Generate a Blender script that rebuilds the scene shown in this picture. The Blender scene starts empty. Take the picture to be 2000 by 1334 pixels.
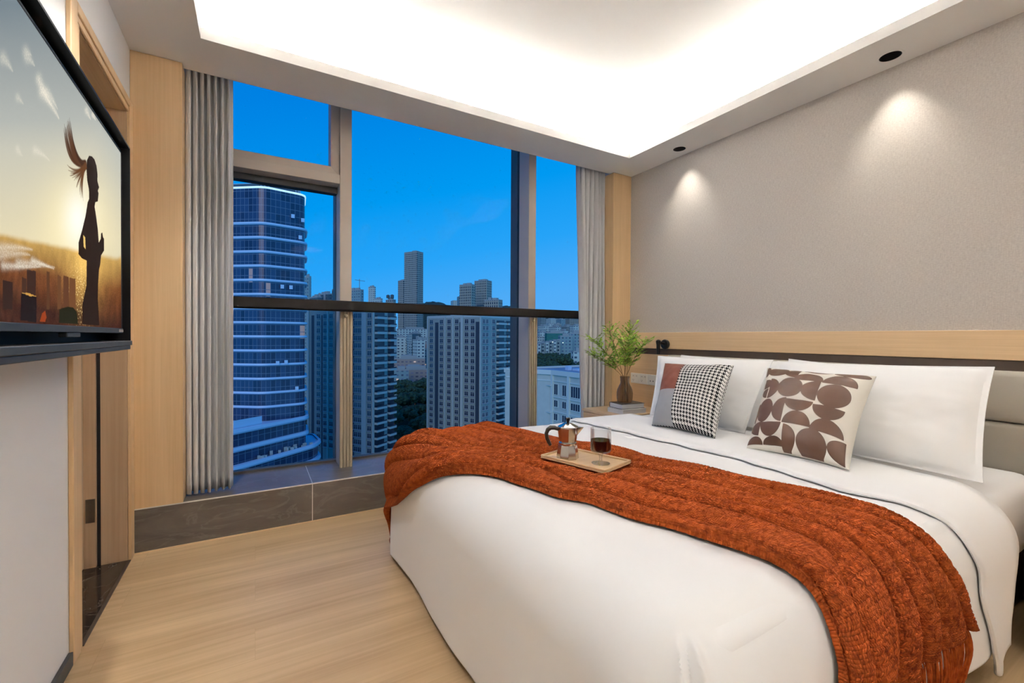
import bpy, bmesh, math, random
import numpy as np
from mathutils import Vector, Matrix, noise as mnoise
random.seed(7)
SC = bpy.context.scene
COL = SC.collection
R = math.radians

# ------------------------------------------------------------ camera
def cam_axes(yaw, pit, rol):
    cy, sy, cp, sp, cr, sr = math.cos(yaw), math.sin(yaw), math.cos(pit), math.sin(pit), math.cos(rol), math.sin(rol)
    f = Vector((sy*cp, cy*cp, sp)); r0 = Vector((cy, -sy, 0)); u0 = r0.cross(f)
    return cr*r0 + sr*u0, -sr*r0 + cr*u0, f
_r, _u, _f = cam_axes(R(30.0), R(-0.643), R(0.337))
cd = bpy.data.cameras.new('camera'); cam = bpy.data.objects.new('camera', cd); COL.objects.link(cam)
cam.matrix_world = Matrix(((_r.x, _u.x, -_f.x, 0), (_r.y, _u.y, -_f.y, 0), (_r.z, _u.z, -_f.z, 1.09), (0, 0, 0, 1)))
cd.sensor_width = 36; cd.lens = 869.4/2000*36; cd.clip_start = .02; cd.clip_end = 6000
SC.camera = cam

# ------------------------------------------------------------ view
SC.view_settings.view_transform = 'Standard'; SC.view_settings.look = 'None'
SC.view_settings.exposure = 0.32; SC.view_settings.gamma = 1.0; SC.view_settings.use_curve_mapping = False
SC.cycles.max_bounces = 10; SC.cycles.diffuse_bounces = 6; SC.cycles.transparent_max_bounces = 16
SC.cycles.sample_clamp_indirect = 25

def lin(c):
    return tuple(((v/255)/12.92 if v/255 <= .04045 else ((v/255+.055)/1.055)**2.4) for v in c)

# ------------------------------------------------------------ world: blue-hour sky
wd = bpy.data.worlds.new('world'); SC.world = wd; wd.use_nodes = True
nt = wd.node_tree; nt.nodes.clear()
wo = nt.nodes.new('ShaderNodeOutputWorld'); bg = nt.nodes.new('ShaderNodeBackground')
tc = nt.nodes.new('ShaderNodeTexCoord'); sx = nt.nodes.new('ShaderNodeSeparateXYZ')
nt.links.new(tc.outputs['Generated'], sx.inputs[0])
rmp = nt.nodes.new('ShaderNodeValToRGB')
els = rmp.color_ramp.elements
els[0].position = 0.0; els[0].color = (*lin((92, 176, 244)), 1)
els[1].position = 1.0; els[1].color = (*lin((0, 92, 190)), 1)
for p, c in ((.08, (82, 174, 247)), (.20, (40, 166, 248)), (.33, (0, 156, 242)), (.52, (0, 132, 228))):
    e = els.new(p); e.color = (*lin(c), 1)
# a little warmer-paler towards the right of the window (east), deeper to the left
m1 = nt.nodes.new('ShaderNodeMath'); m1.operation = 'MULTIPLY_ADD'; m1.inputs[1].default_value = -.22; m1.inputs[2].default_value = .105
nt.links.new(sx.outputs['X'], m1.inputs[0])
m2 = nt.nodes.new('ShaderNodeMath'); m2.operation = 'ADD'; m2.use_clamp = True
nt.links.new(sx.outputs['Z'], m2.inputs[0]); nt.links.new(m1.outputs[0], m2.inputs[1])
nt.links.new(m2.outputs[0], rmp.inputs[0]); nt.links.new(rmp.outputs[0], bg.inputs[0]); bg.inputs[1].default_value = 0.80
nt.links.new(bg.outputs[0], wo.inputs[0])

# ------------------------------------------------------------ lamps: the room's own, plus added fill
def area(name, loc, sx_, sy_, power, color, rot):
    l = bpy.data.lights.new(name, 'AREA'); l.shape = 'RECTANGLE'; l.size = sx_; l.size_y = sy_; l.energy = power; l.color = color
    o = bpy.data.objects.new(name, l); o.location = loc; o.rotation_euler = rot; COL.objects.link(o); return o
TL_ = R(84)
COVE = 300.0          # watts per metre of LED strip in the ceiling cove
CW = (1.0, .975, .95)
ox0, ox1, oy0, oy1 = -.22, 2.52, -.75, 2.557     # ceiling opening
for nm, loc, L, rot in (('cove_led', ((ox0+ox1)/2, oy1+.078, 2.527), ox1-ox0+.1, (math.pi-TL_, 0, 0)),
                        ('cove_led', ((ox0+ox1)/2, oy0-.078, 2.527), ox1-ox0+.1, (math.pi+TL_, 0, 0)),
                        ('cove_led', (ox1+.078, (oy0+oy1)/2, 2.527), oy1-oy0+.1, (math.pi+TL_, 0, math.pi/2)),
                        ('cove_led', (ox0-.078, (oy0+oy1)/2, 2.527), oy1-oy0+.1, (math.pi-TL_, 0, math.pi/2))):
    area(nm, loc, L, .01, COVE*L, CW, rot)
SPOTS = [(2.711, 2.243), (2.709, .984)]
for x, y in SPOTS:
    l = bpy.data.lights.new('downlight_lamp', 'SPOT'); l.energy = 17; l.color = (1, .95, .86); l.spot_size = R(76); l.spot_blend = .95; l.shadow_soft_size = .012
    o = bpy.data.objects.new('downlight_lamp', l); o.location = (x, y, 2.500); o.rotation_euler = (0, 0, 0); COL.objects.link(o)
WIDE = [(-.32, 1.95, 40.0), (-.32, .55, 3.0), (2.709, -.275, 16.0)]      # unseen floods added as fill; the first matches a scallop on the left wall
for x, y, e_ in WIDE:
    l = bpy.data.lights.new('flood_downlight_lamp', 'SPOT'); l.energy = e_; l.color = (1, .97, .94); l.spot_size = R(118); l.spot_blend = .5; l.shadow_soft_size = .03
    o = bpy.data.objects.new('flood_downlight_lamp', l); o.location = (x, y, 2.472); o.rotation_euler = (0, R(-24 if x < 1 else 20), 0); COL.objects.link(o)
rl = bpy.data.lights.new('rear_ceiling_lamp', 'AREA'); rl.shape = 'DISK'; rl.size = .42; rl.energy = 8; rl.color = (1, .96, .91)  # unseen lamp behind the camera, added to fill the room
ro = bpy.data.objects.new('rear_ceiling_lamp', rl); ro.location = (.70, -1.02, 2.418); COL.objects.link(ro)
# added sun fill greying the far facades (the room's own walls keep it outside)
sl = bpy.data.lights.new('dusk_sun', 'SUN'); sl.energy = .70; sl.angle = R(40); sl.color = (1.0, .88, .80)
so = bpy.data.objects.new('dusk_sun', sl); so.rotation_euler = Vector((.75, .9, -.55)).to_track_quat('-Z', 'Y').to_euler(); COL.objects.link(so)

# ------------------------------------------------------------ material helpers
def newmat(name):
    m = bpy.data.materials.new(name); m.use_nodes = True
    return m, m.node_tree, m.node_tree.nodes['Principled BSDF']
def N(nt, typ, **kw):
    n = nt.nodes.new(typ)
    for k, v in kw.items(): setattr(n, k, v)
    return n
def plain(name, col, rough=.5, metal=0., spec=.5, bump=0, bscale=200, var=0):
    m, nt, b = newmat(name); b.inputs['Base Color'].default_value = (*col, 1); b.inputs['Roughness'].default_value = rough
    b.inputs['Metallic'].default_value = metal; b.inputs['Specular IOR Level'].default_value = spec
    if bump or var:
        t = N(nt, 'ShaderNodeTexCoord'); n = N(nt, 'ShaderNodeTexNoise'); n.inputs['Scale'].default_value = bscale; n.inputs['Detail'].default_value = 3
        nt.links.new(t.outputs['Object'], n.inputs['Vector'])
        if bump:
            bp = N(nt, 'ShaderNodeBump'); bp.inputs['Strength'].default_value = bump; bp.inputs['Distance'].default_value = .001
            nt.links.new(n.outputs['Fac'], bp.inputs['Height']); nt.links.new(bp.outputs[0], b.inputs['Normal'])
        if var:
            mx = N(nt, 'ShaderNodeMix', data_type='RGBA'); mx.inputs['A'].default_value = (*[v*(1-var) for v in col], 1); mx.inputs['B'].default_value = (*[min(1, v*(1+var)) for v in col], 1)
            nt.links.new(n.outputs['Fac'], mx.inputs['Factor']); nt.links.new(mx.outputs['Result'], b.inputs['Base Color'])
    return m
def wood(name, c1, c2, axis=2, rough=.42, fine=70, bump=.15):
    m, nt, b = newmat(name)
    t = N(nt, 'ShaderNodeTexCoord'); mp = N(nt, 'ShaderNodeMapping'); sc = [fine]*3; sc[axis] = fine*.018
    mp.inputs['Scale'].default_value = sc; nt.links.new(t.outputs['Object'], mp.inputs[0])
    n = N(nt, 'ShaderNodeTexNoise'); n.inputs['Scale'].default_value = 1.6; n.inputs['Detail'].default_value = 5; n.inputs['Roughness'].default_value = .6; n.inputs['Distortion'].default_value = .3
    nt.links.new(mp.outputs[0], n.inputs['Vector'])
    mp2 = N(nt, 'ShaderNodeMapping'); sc2 = [7]*3; sc2[axis] = .35; mp2.inputs['Scale'].default_value = sc2; nt.links.new(t.outputs['Object'], mp2.inputs[0])
    n2 = N(nt, 'ShaderNodeTexNoise'); n2.inputs['Scale'].default_value = 1.2; n2.inputs['Detail'].default_value = 3; n2.inputs['Distortion'].default_value = .8
    nt.links.new(mp2.outputs[0], n2.inputs['Vector'])
    ad = N(nt, 'ShaderNodeMath', operation='MULTIPLY_ADD'); ad.inputs[1].default_value = .55; nt.links.new(n.outputs['Fac'], ad.inputs[0])
    ml = N(nt, 'ShaderNodeMath', operation='MULTIPLY'); ml.inputs[1].default_value = .45; nt.links.new(n2.outputs['Fac'], ml.inputs[0]); nt.links.new(ml.outputs[0], ad.inputs[2])
    r = N(nt, 'ShaderNodeValToRGB'); r.color_ramp.elements[0].position = .33; r.color_ramp.elements[0].color = (*c2, 1); r.color_ramp.elements[1].position = .66; r.color_ramp.elements[1].color = (*c1, 1)
    nt.links.new(ad.outputs[0], r.inputs[0]); nt.links.new(r.outputs[0], b.inputs['Base Color']); b.inputs['Roughness'].default_value = rough
    bp = N(nt, 'ShaderNodeBump'); bp.inputs['Strength'].default_value = bump; bp.inputs['Distance'].default_value = .0006
    nt.links.new(n.outputs['Fac'], bp.inputs['Height']); nt.links.new(bp.outputs[0], b.inputs['Normal'])
    return m
def marble(name, base, vein, rough=.2, scale=2.2, rot=(.3, .5, .5), vw=.03):
    m, nt, b = newmat(name)
    t = N(nt, 'ShaderNodeTexCoord'); mp = N(nt, 'ShaderNodeMapping'); mp.inputs['Scale'].default_value = (1, 1, 3.2); mp.inputs['Rotation'].default_value = rot
    nt.links.new(t.outputs['Object'], mp.inputs[0])
    n = N(nt, 'ShaderNodeTexNoise'); n.inputs['Scale'].default_value = scale; n.inputs['Detail'].default_value = 7; n.inputs['Distortion'].default_value = 1.2; n.inputs['Roughness'].default_value = .6
    nt.links.new(mp.outputs[0], n.inputs['Vector'])
    r = N(nt, 'ShaderNodeValToRGB'); e = r.color_ramp.elements
    e[0].position = .30; e[0].color = (*[v*.72 for v in base], 1); e[1].position = .72; e[1].color = (*[v*1.35 for v in base], 1)
    nt.links.new(n.outputs['Fac'], r.inputs[0])
    n2 = N(nt, 'ShaderNodeTexNoise'); n2.inputs['Scale'].default_value = scale*1.1; n2.inputs['Detail'].default_value = 5; n2.inputs['Distortion'].default_value = 2.0
    nt.links.new(mp.outputs[0], n2.inputs['Vector'])
    r2 = N(nt, 'ShaderNodeValToRGB'); e = r2.color_ramp.elements
    e[0].position = .5-vw; e[0].color = (0, 0, 0, 1); e[1].position = .5+vw; e[1].color = (0, 0, 0, 1); k = e.new(.5); k.color = (1, 1, 1, 1)
    nt.links.new(n2.outputs['Fac'], r2.inputs[0])
    mx = N(nt, 'ShaderNodeMix', data_type='RGBA'); mx.inputs['B'].default_value = (*vein, 1)
    mm = N(nt, 'ShaderNodeMath', operation='MULTIPLY'); mm.inputs[1].default_value = .28; nt.links.new(r2.outputs[0], mm.inputs[0])
    nt.links.new(mm.outputs[0], mx.inputs['Factor']); nt.links.new(r.outputs[0], mx.inputs['A']); nt.links.new(mx.outputs['Result'], b.inputs['Base Color'])
    b.inputs['Roughness'].default_value = rough
    return m
def fabric(name, col, scale=900, bump=.3, rough=.9, wr=0., sheen=.15):
    m, nt, b = newmat(name); b.inputs['Base Color'].default_value = (*col, 1); b.inputs['Roughness'].default_value = rough
    b.inputs['Sheen Weight'].default_value = sheen; b.inputs['Specular IOR Level'].default_value = .2
    t = N(nt, 'ShaderNodeTexCoord'); n = N(nt, 'ShaderNodeTexNoise'); n.inputs['Scale'].default_value = scale; n.inputs['Detail'].default_value = 2
    nt.links.new(t.outputs['Object'], n.inputs['Vector'])
    bp = N(nt, 'ShaderNodeBump'); bp.inputs['Strength'].default_value = bump; bp.inputs['Distance'].default_value = .0004; nt.links.new(n.outputs['Fac'], bp.inputs['Height'])
    last = bp
    if wr:
        n3 = N(nt, 'ShaderNodeTexNoise'); n3.inputs['Scale'].default_value = 5; n3.inputs['Detail'].default_value = 4; n3.inputs['Distortion'].default_value = .6
        nt.links.new(t.outputs['Object'], n3.inputs['Vector'])
        b2 = N(nt, 'ShaderNodeBump'); b2.inputs['Strength'].default_value = wr; b2.inputs['Distance'].default_value = .01
        nt.links.new(n3.outputs['Fac'], b2.inputs['Height']); nt.links.new(bp.outputs[0], b2.inputs['Normal']); last = b2
    nt.links.new(last.outputs[0], b.inputs['Normal'])
    return m
def glass_thin(name, tint=(1, 1, 1), refl=.25, rough=0.):
    m, nt, b = newmat(name); nt.nodes.remove(b); out = nt.nodes['Material Output']
    tr = N(nt, 'ShaderNodeBsdfTransparent'); tr.inputs[0].default_value = (*tint, 1); gl = N(nt, 'ShaderNodeBsdfGlossy'); gl.inputs['Roughness'].default_value = rough
    fr = N(nt, 'ShaderNodeFresnel'); fr.inputs[0].default_value = 1.45; mu = N(nt, 'ShaderNodeMath', operation='MULTIPLY'); mu.inputs[1].default_value = refl
    nt.links.new(fr.outputs[0], mu.inputs[0]); mx = N(nt, 'ShaderNodeMixShader'); nt.links.new(mu.outputs[0], mx.inputs[0]); nt.links.new(tr.outputs[0], mx.inputs[1]); nt.links.new(gl.outputs[0], mx.inputs[2])
    nt.links.new(mx.outputs[0], out.inputs[0]); return m

def mth(op, a_, b2=None, nt=None):
    nt = nt or globals()['nt']
    q = N(nt, 'ShaderNodeMath', operation=op)
    for k, v in enumerate((a_, b2)):
        if v is None: continue
        if isinstance(v, (int, float)): q.inputs[k].default_value = v
        else: nt.links.new(v, q.inputs[k])
    return q.outputs[0]
M = {}
M['paint'] = plain('ceiling_paint', (.82, .81, .79), .9, bump=.05, bscale=300)
M['wallpaint'] = plain('wall_paint', (.86, .85, .83), .85, bump=.05, bscale=300)
M['oak'] = wood('oak_vertical', (.76, .53, .30), (.64, .43, .225), 2)
M['oakx'] = wood('oak_along_x', (.74, .53, .31), (.62, .42, .23), 0)
M['oaky'] = wood('oak_along_y', (.74, .53, .31), (.62, .425, .235), 1)
M['oakdark'] = wood('oak_shaded_door', (.56, .38, .235), (.46, .305, .175), 2)  # darker copy of the oak; doorway shade is in its colour
M['strip'] = plain('bronze_strip', (.065, .042, .030), .5)
M['marble'] = marble('grey_brown_marble', (.135, .112, .094), (.28, .25, .225), .34, 2.0)
M['darkmarble'] = marble('dark_emperador_marble', (.035, .024, .018), (.35, .30, .26), .08, 5, vw=.012)
M['grout'] = plain('pale_edge_trim', (.75, .72, .66), .5)
M['alu'] = plain('champagne_aluminium', (.46, .40, .345), .5, 0, .25)
M['aluside'] = plain('bronze_aluminium', (.10, .10, .10), .5, 0, .25)
M['alulow'] = plain('gold_aluminium', (.40, .335, .24), .5, 0, .25)
M['black'] = plain('black_satin', (.004, .004, .005), .5, 0, .15)
M['rubber'] = plain('black_gasket', (.012, .012, .014), .6)
M['rail'] = plain('dark_bronze_rail', (.008, .0065, .006), .5, 0, .15)
M['charcoal'] = plain('charcoal_plastic', (.045, .048, .052), .42)
M['steel'] = plain('hinge_steel', (.26, .22, .17), .35, .9)
M['glass'] = glass_thin('window_glass', (.97, .985, 1), .025)
M['curtain'] = fabric('grey_curtain_weave', (.72, .72, .73), 1400, .5)
M['curtain2'] = fabric('grey_curtain_weave_right', (.66, .66, .67), 1400, .5)
M['linen'] = fabric('white_cotton', (.90, .905, .91), 1200, .08, .85, .10)
M['pillow'] = fabric('white_pillow_cotton', (.86, .86, .855), 1200, .08, .85, .22)
M['leather'] = plain('beige_leatherette', (.40, .37, .31), .5, bump=.12, bscale=500)
M['white'] = plain('white_plastic', (.78, .76, .70), .35)
M['ink'] = plain('dark_marks', (.05, .05, .05), .6)
M['gunmetal'] = plain('gunmetal_lamp', (.035, .033, .032), .28, .6)

# wallpaper with vertical fibres
m, nt, b = newmat('woven_wallpaper')
t = N(nt, 'ShaderNodeTexCoord'); mp = N(nt, 'ShaderNodeMapping'); mp.inputs['Scale'].default_value = (260, 260, 38); nt.links.new(t.outputs['Object'], mp.inputs[0])
n = N(nt, 'ShaderNodeTexNoise'); n.inputs['Scale'].default_value = 1; n.inputs['Detail'].default_value = 3; n.inputs['Roughness'].default_value = .7; nt.links.new(mp.outputs[0], n.inputs['Vector'])
mp2 = N(nt, 'ShaderNodeMapping'); mp2.inputs['Scale'].default_value = (90, 90, 240); nt.links.new(t.outputs['Object'], mp2.inputs[0])
n2 = N(nt, 'ShaderNodeTexNoise'); n2.inputs['Scale'].default_value = 1; n2.inputs['Detail'].default_value = 2; nt.links.new(mp2.outputs[0], n2.inputs['Vector'])
ad = N(nt, 'ShaderNodeMath', operation='ADD'); nt.links.new(n.outputs['Fac'], ad.inputs[0]); nt.links.new(n2.outputs['Fac'], ad.inputs[1])
r = N(nt, 'ShaderNodeValToRGB'); r.color_ramp.elements[0].position = .30; r.color_ramp.elements[0].color = (.43, .39, .35, 1); r.color_ramp.elements[1].position = .72; r.color_ramp.elements[1].color = (.60, .555, .505, 1)
hf = N(nt, 'ShaderNodeMath', operation='MULTIPLY'); hf.inputs[1].default_value = .5; nt.links.new(ad.outputs[0], hf.inputs[0]); nt.links.new(hf.outputs[0], r.inputs[0])
nt.links.new(r.outputs[0], b.inputs['Base Color']); b.inputs['Roughness'].default_value = .95; b.inputs['Specular IOR Level'].default_value = .15
bp = N(nt, 'ShaderNodeBump'); bp.inputs['Strength'].default_value = .5; bp.inputs['Distance'].default_value = .0012; nt.links.new(hf.outputs[0], bp.inputs['Height']); nt.links.new(bp.outputs[0], b.inputs['Normal'])
M['paper'] = m

# oak plank floor running along x
m, nt, b = newmat('oak_plank_floor')
t = N(nt, 'ShaderNodeTexCoord')
br = N(nt, 'ShaderNodeTexBrick'); br.offset = .37; br.inputs['Scale'].default_value = 1; br.inputs['Brick Width'].default_value = 1.25; br.inputs['Row Height'].default_value = .19
br.inputs['Mortar Size'].default_value = .0009; br.inputs['Mortar Smooth'].default_value = .3; br.inputs['Color1'].default_value = (0, 0, 0, 1); br.inputs['Color2'].default_value = (1, 1, 1, 1); br.inputs['Mortar'].default_value = (.5, .5, .5, 1)
nt.links.new(t.outputs['Object'], br.inputs['Vector'])
mp = N(nt, 'ShaderNodeMapping'); mp.inputs['Scale'].default_value = (.8, 30, 1); nt.links.new(t.outputs['Object'], mp.inputs[0])
av = N(nt, 'ShaderNodeVectorMath', operation='MULTIPLY_ADD'); av.inputs[1].default_value = (6, 9, 3); nt.links.new(br.outputs['Color'], av.inputs[0]); nt.links.new(mp.outputs[0], av.inputs[2])
n = N(nt, 'ShaderNodeTexNoise'); n.inputs['Scale'].default_value = 1.3; n.inputs['Detail'].default_value = 6; n.inputs['Roughness'].default_value = .62; n.inputs['Distortion'].default_value = .5; nt.links.new(av.outputs[0], n.inputs['Vector'])
mp2 = N(nt, 'ShaderNodeMapping'); mp2.inputs['Scale'].default_value = (.55, 5, 1); nt.links.new(t.outputs['Object'], mp2.inputs[0])
n2 = N(nt, 'ShaderNodeTexNoise'); n2.inputs['Scale'].default_value = 1.5; n2.inputs['Detail'].default_value = 2; nt.links.new(mp2.outputs[0], n2.inputs['Vector'])
a1 = N(nt, 'ShaderNodeMath', operation='MULTIPLY'); a1.inputs[1].default_value = .5; nt.links.new(n.outputs['Fac'], a1.inputs[0])
a2 = N(nt, 'ShaderNodeMath', operation='MULTIPLY_ADD'); a2.inputs[1].default_value = .5; nt.links.new(n2.outputs['Fac'], a2.inputs[0]); nt.links.new(a1.outputs[0], a2.inputs[2])
r = N(nt, 'ShaderNodeValToRGB'); r.color_ramp.elements[0].position = .32; r.color_ramp.elements[0].color = (.45, .30, .155, 1); r.color_ramp.elements[1].position = .66; r.color_ramp.elements[1].color = (.68, .49, .28, 1)
nt.links.new(a2.outputs[0], r.inputs[0])
mx = N(nt, 'ShaderNodeMix', data_type='RGBA', blend_type='MULTIPLY'); mx.inputs['B'].default_value = (.88, .86, .83, 1); nt.links.new(br.outputs['Fac'], mx.inputs['Factor']); nt.links.new(r.outputs[0], mx.inputs['A'])
nt.links.new(mx.outputs['Result'], b.inputs['Base Color']); b.inputs['Roughness'].default_value = .42; b.inputs['Specular IOR Level'].default_value = .35
bp = N(nt, 'ShaderNodeBump'); bp.inputs['Strength'].default_value = .12; bp.inputs['Distance'].default_value = .0008; nt.links.new(n.outputs['Fac'], bp.inputs['Height']); nt.links.new(bp.outputs[0], b.inputs['Normal'])
M['floor'] = m

# ------------------------------------------------------------ mesh helpers
class MB:
    def __init__(s): s.v = []; s.f = []; s.m = []
    def add(s, v, f, mi=0):
        o = len(s.v); s.v += [tuple(p) for p in v]; s.f += [tuple(i+o for i in q) for q in f]; s.m += [mi]*len(f)
    def box(s, x0, x1, y0, y1, z0, z1, mi=0, mat=None):
        v = [(x0, y0, z0), (x1, y0, z0), (x1, y1, z0), (x0, y1, z0), (x0, y0, z1), (x1, y0, z1), (x1, y1, z1), (x0, y1, z1)]
        if mat is not None: v = [tuple(mat @ Vector(p)) for p in v]
        s.add(v, [(0, 3, 2, 1), (4, 5, 6, 7), (0, 1, 5, 4), (1, 2, 6, 5), (2, 3, 7, 6), (3, 0, 4, 7)], mi)
    def lathe(s, prof, n=32, c=(0, 0, 0), mi=0, close=True, ang0=0):
        v = []; f = []
        for (r_, z) in prof:
            for k in range(n):
                a = 2*math.pi*k/n+ang0; v.append((c[0]+r_*math.cos(a), c[1]+r_*math.sin(a), c[2]+z))
        for i in range(len(prof)-1):
            for k in range(n):
                k2 = (k+1) % n; f.append((i*n+k, i*n+k2, (i+1)*n+k2, (i+1)*n+k))
        if close:
            if prof[0][0] > 1e-5: f.append(tuple(range(n-1, -1, -1)))
            if prof[-1][0] > 1e-5: f.append(tuple((len(prof)-1)*n+k for k in range(n)))
        s.add(v, f, mi)
    def tube(s, pts, rad, n=10, mi=0):
        pts = [Vector(p) for p in pts]; rr = rad if isinstance(rad, (list, tuple)) else [rad]*len(pts)
        v = []; f = []; up = None
        for i, p in enumerate(pts):
            d = (pts[min(i+1, len(pts)-1)]-pts[max(i-1, 0)]).normalized()
            if up is None: up = d.orthogonal().normalized()
            up = (up-d*up.dot(d)).normalized(); w = d.cross(up)
            for k in range(n):
                a = 2*math.pi*k/n; v.append(p+(up*math.cos(a)+w*math.sin(a))*rr[i])
        for i in range(len(pts)-1):
            for k in range(n): f.append((i*n+k, i*n+(k+1) % n, (i+1)*n+(k+1) % n, (i+1)*n+k))
        f.append(tuple(range(n-1, -1, -1))); f.append(tuple((len(pts)-1)*n+k for k in range(n)))
        s.add(v, f, mi)
    def prism(s, poly, z0, z1, mi=0, top=None):
        n = len(poly); v = [(p[0], p[1], z0) for p in poly]+[(p[0], p[1], z1) for p in poly]
        s.add(v, [(i, (i+1) % n, n+(i+1) % n, n+i) for i in range(n)]+[tuple(range(n-1, -1, -1))], mi)
        s.add([(p[0], p[1], z1) for p in poly], [tuple(range(n))], mi if top is None else top)
ORG = {}
def build(name, mb, mats, parent=None, origin=None, smooth=False, bevel=0, seg=2):
    if parent is not None: base = ORG[parent.name] if origin is None else Vector(origin)
    else: base = Vector(origin) if origin is not None else Vector((0, 0, 0))
    me = bpy.data.meshes.new(name); vs = np.array(mb.v, dtype=float)-np.array(base)
    me.from_pydata(vs.tolist(), [], mb.f)
    for q in (mats if isinstance(mats, (list, tuple)) else [mats]): me.materials.append(M[q] if isinstance(q, str) else q)
    me.polygons.foreach_set('material_index', mb.m)
    if smooth: me.polygons.foreach_set('use_smooth', [True]*len(mb.f))
    me.update()
    o = bpy.data.objects.new(name, me); COL.objects.link(o)
    if parent is not None:
        o.parent = parent; o.location = base-ORG[parent.name]
    else: o.location = base
    ORG[o.name] = base.copy() if hasattr(base, 'copy') else Vector(base)
    if bevel:
        bv = o.modifiers.new('bevel', 'BEVEL'); bv.width = bevel; bv.segments = seg; bv.limit_method = 'ANGLE'; bv.angle_limit = R(35)
    if smooth or bevel:
        if bevel: me.polygons.foreach_set('use_smooth', [True]*len(mb.f))
        try: me.set_sharp_from_angle(angle=R(40))
        except Exception: pass
    return o
def tag(o, label=None, cat=None, group=None, kind=None):
    if label: o['label'] = label
    if cat: o['category'] = cat
    if group: o['group'] = group
    if kind: o['kind'] = kind
    return o
def thing(name, loc, label, cat, group=None):
    o = bpy.data.objects.new(name, None); o.empty_display_size = .05; o.location = loc; COL.objects.link(o); ORG[o.name] = Vector(loc)
    return tag(o, label, cat, group)
def copy_child(o, parent, offset=None, name=None):
    c = o.copy(); COL.objects.link(c); c.parent = parent
    if offset is not None: c.location = Vector(o.location)+Vector(offset)
    return c
def one_box(name, dims, mat, parent=None, bevel=0, **kw):
    mb = MB(); mb.box(*dims); 
    org = kw.pop('origin', ((dims[0]+dims[1])/2, (dims[2]+dims[3])/2, dims[4]))
    return build(name, mb, mat, parent, origin=org, bevel=bevel)
def st(o): o['kind'] = 'structure'; return o

# ============================================================ ROOM
XL, XR, YW, HC, YB = -.53, 2.826, 2.83, 2.48, -1.3
st(one_box('floor', (XL-.02, XR+.02, YB, YW+.02, -.1, 0), 'floor', origin=(0, 0, 0)))

# ceiling: soffit underside with the tray opening and the two downlight holes
bm = bmesh.new()
def loop(pts):
    vs = [bm.verts.new(p) for p in pts]
    for i in range(len(vs)): bm.edges.new((vs[i], vs[(i+1) % len(vs)]))
    return vs
yp = 2.878
loop([(XL, YB, HC), (XR, YB, HC), (XR, YW+.012, HC), (2.622, YW+.012, HC), (2.622, yp, HC), (-.322, yp, HC), (-.322, YW+.002, HC), (XL, YW+.002, HC)])
loop([(ox0, oy0, HC), (ox1, oy0, HC), (ox1, oy1, HC), (ox0, oy1, HC)])
for x, y in SPOTS: loop([(x+.0445*math.cos(a*math.pi/16), y+.0445*math.sin(a*math.pi/16), HC) for a in range(32)])
bmesh.ops.triangle_fill(bm, use_beauty=True, use_dissolve=False, edges=bm.edges[:])
bad = [f for f in bm.faces if any((f.calc_center_median()-Vector((x, y, HC))).length < .03 for x, y in SPOTS) or (ox0 < f.calc_center_median().x < ox1 and oy0 < f.calc_center_median().y < oy1)]
bmesh.ops.delete(bm, geom=bad, context='FACES_ONLY')
for f in bm.faces:
    if f.normal.z > 0: f.normal_flip()
me = bpy.data.meshes.new('ceiling'); bm.to_mesh(me); bm.free(); me.materials.append(M['paint'])
ceil = bpy.data.objects.new('ceiling', me); COL.objects.link(ceil); st(ceil); ORG['ceiling'] = Vector((0, 0, 0))
g = .09; zl = 2.535; zt = 2.79; lt = .012
mb = MB()
# lip upstand
mb.box(ox0-lt, ox1+lt, oy1, oy1+lt, HC+.0006, zl); mb.box(ox0-lt, ox1+lt, oy0-lt, oy0, HC+.0006, zl)
mb.box(ox1, ox1+lt, oy0, oy1, HC+.0006, zl); mb.box(ox0-lt, ox0, oy0, oy1, HC+.0006, zl)
build('cove_lip', mb, 'paint', ceil)
mb = MB(); a0, a1, b0, b1 = ox0-g, ox1+g, oy0-g, oy1+g
mb.box(a0-.03, a1+.03, b0-.03, b1+.03, zt, zt+.03)
mb.box(a0-.03, a1+.03, b1, b1+.03, 2.5, zt); mb.box(a0-.03, a1+.03, b0-.03, b0, 2.5, zt)
mb.box(a1, a1+.03, b0, b1, 2.5, zt); mb.box(a0-.03, a0, b0, b1, 2.5, zt)
# trough floor behind the lip
mb.box(a0, a1, oy1+lt, b1, 2.49, 2.5); mb.box(a0, a1, b0, oy0-lt, 2.49, 2.5); mb.box(ox1+lt, a1, oy0, oy1, 2.49, 2.5); mb.box(a0, ox0-lt, oy0, oy1, 2.49, 2.5)
build('ceiling_tray', mb, 'paint', ceil)
mb = MB(); mb.box(XL-.2, XR+.2, YB-.2, 3.5, 2.84, 2.9); st(build('ceiling', mb, 'paint'))

# right wall (headboard wall)
rw = st(one_box('wall_right', (XR, XR+.12, YB, 3.42, -.1, 2.84), 'paper', origin=(XR, 0, 0)))
tr = st(one_box('trim_1', (2.800, XR, YB, YW+.0, 1.0, 1.130), 'oaky', bevel=.002))
tr = st(one_box('trim_2', (2.812, XR, YB, YW+.0, .952, 1.0), 'strip'))
tr = st(one_box('trim_3', (2.806, XR, YB, YW+.0, 0, .952), 'oaky', bevel=.001))
st(one_box('wall_back', (XL-.2, XR+.2, YB-.1, YB, -.1, 2.84), 'wallpaint'))
# left wall with a door opening
mb = MB(); mb.box(XL-.18, XL, YB, 2.03, -.1, 2.84); mb.box(XL-.18, XL, 2.03, YW+.4, 2.18, 2.84); mb.box(XL-.18, XL, 2.79, YW+.4, -.1, 2.18)
st(build('wall_left', mb, 'wallpaint'))
st(one_box('baseboard_left', (XL, XL+.012, YB, 1.975, 0, .046), 'charcoal', bevel=.001))
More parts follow.
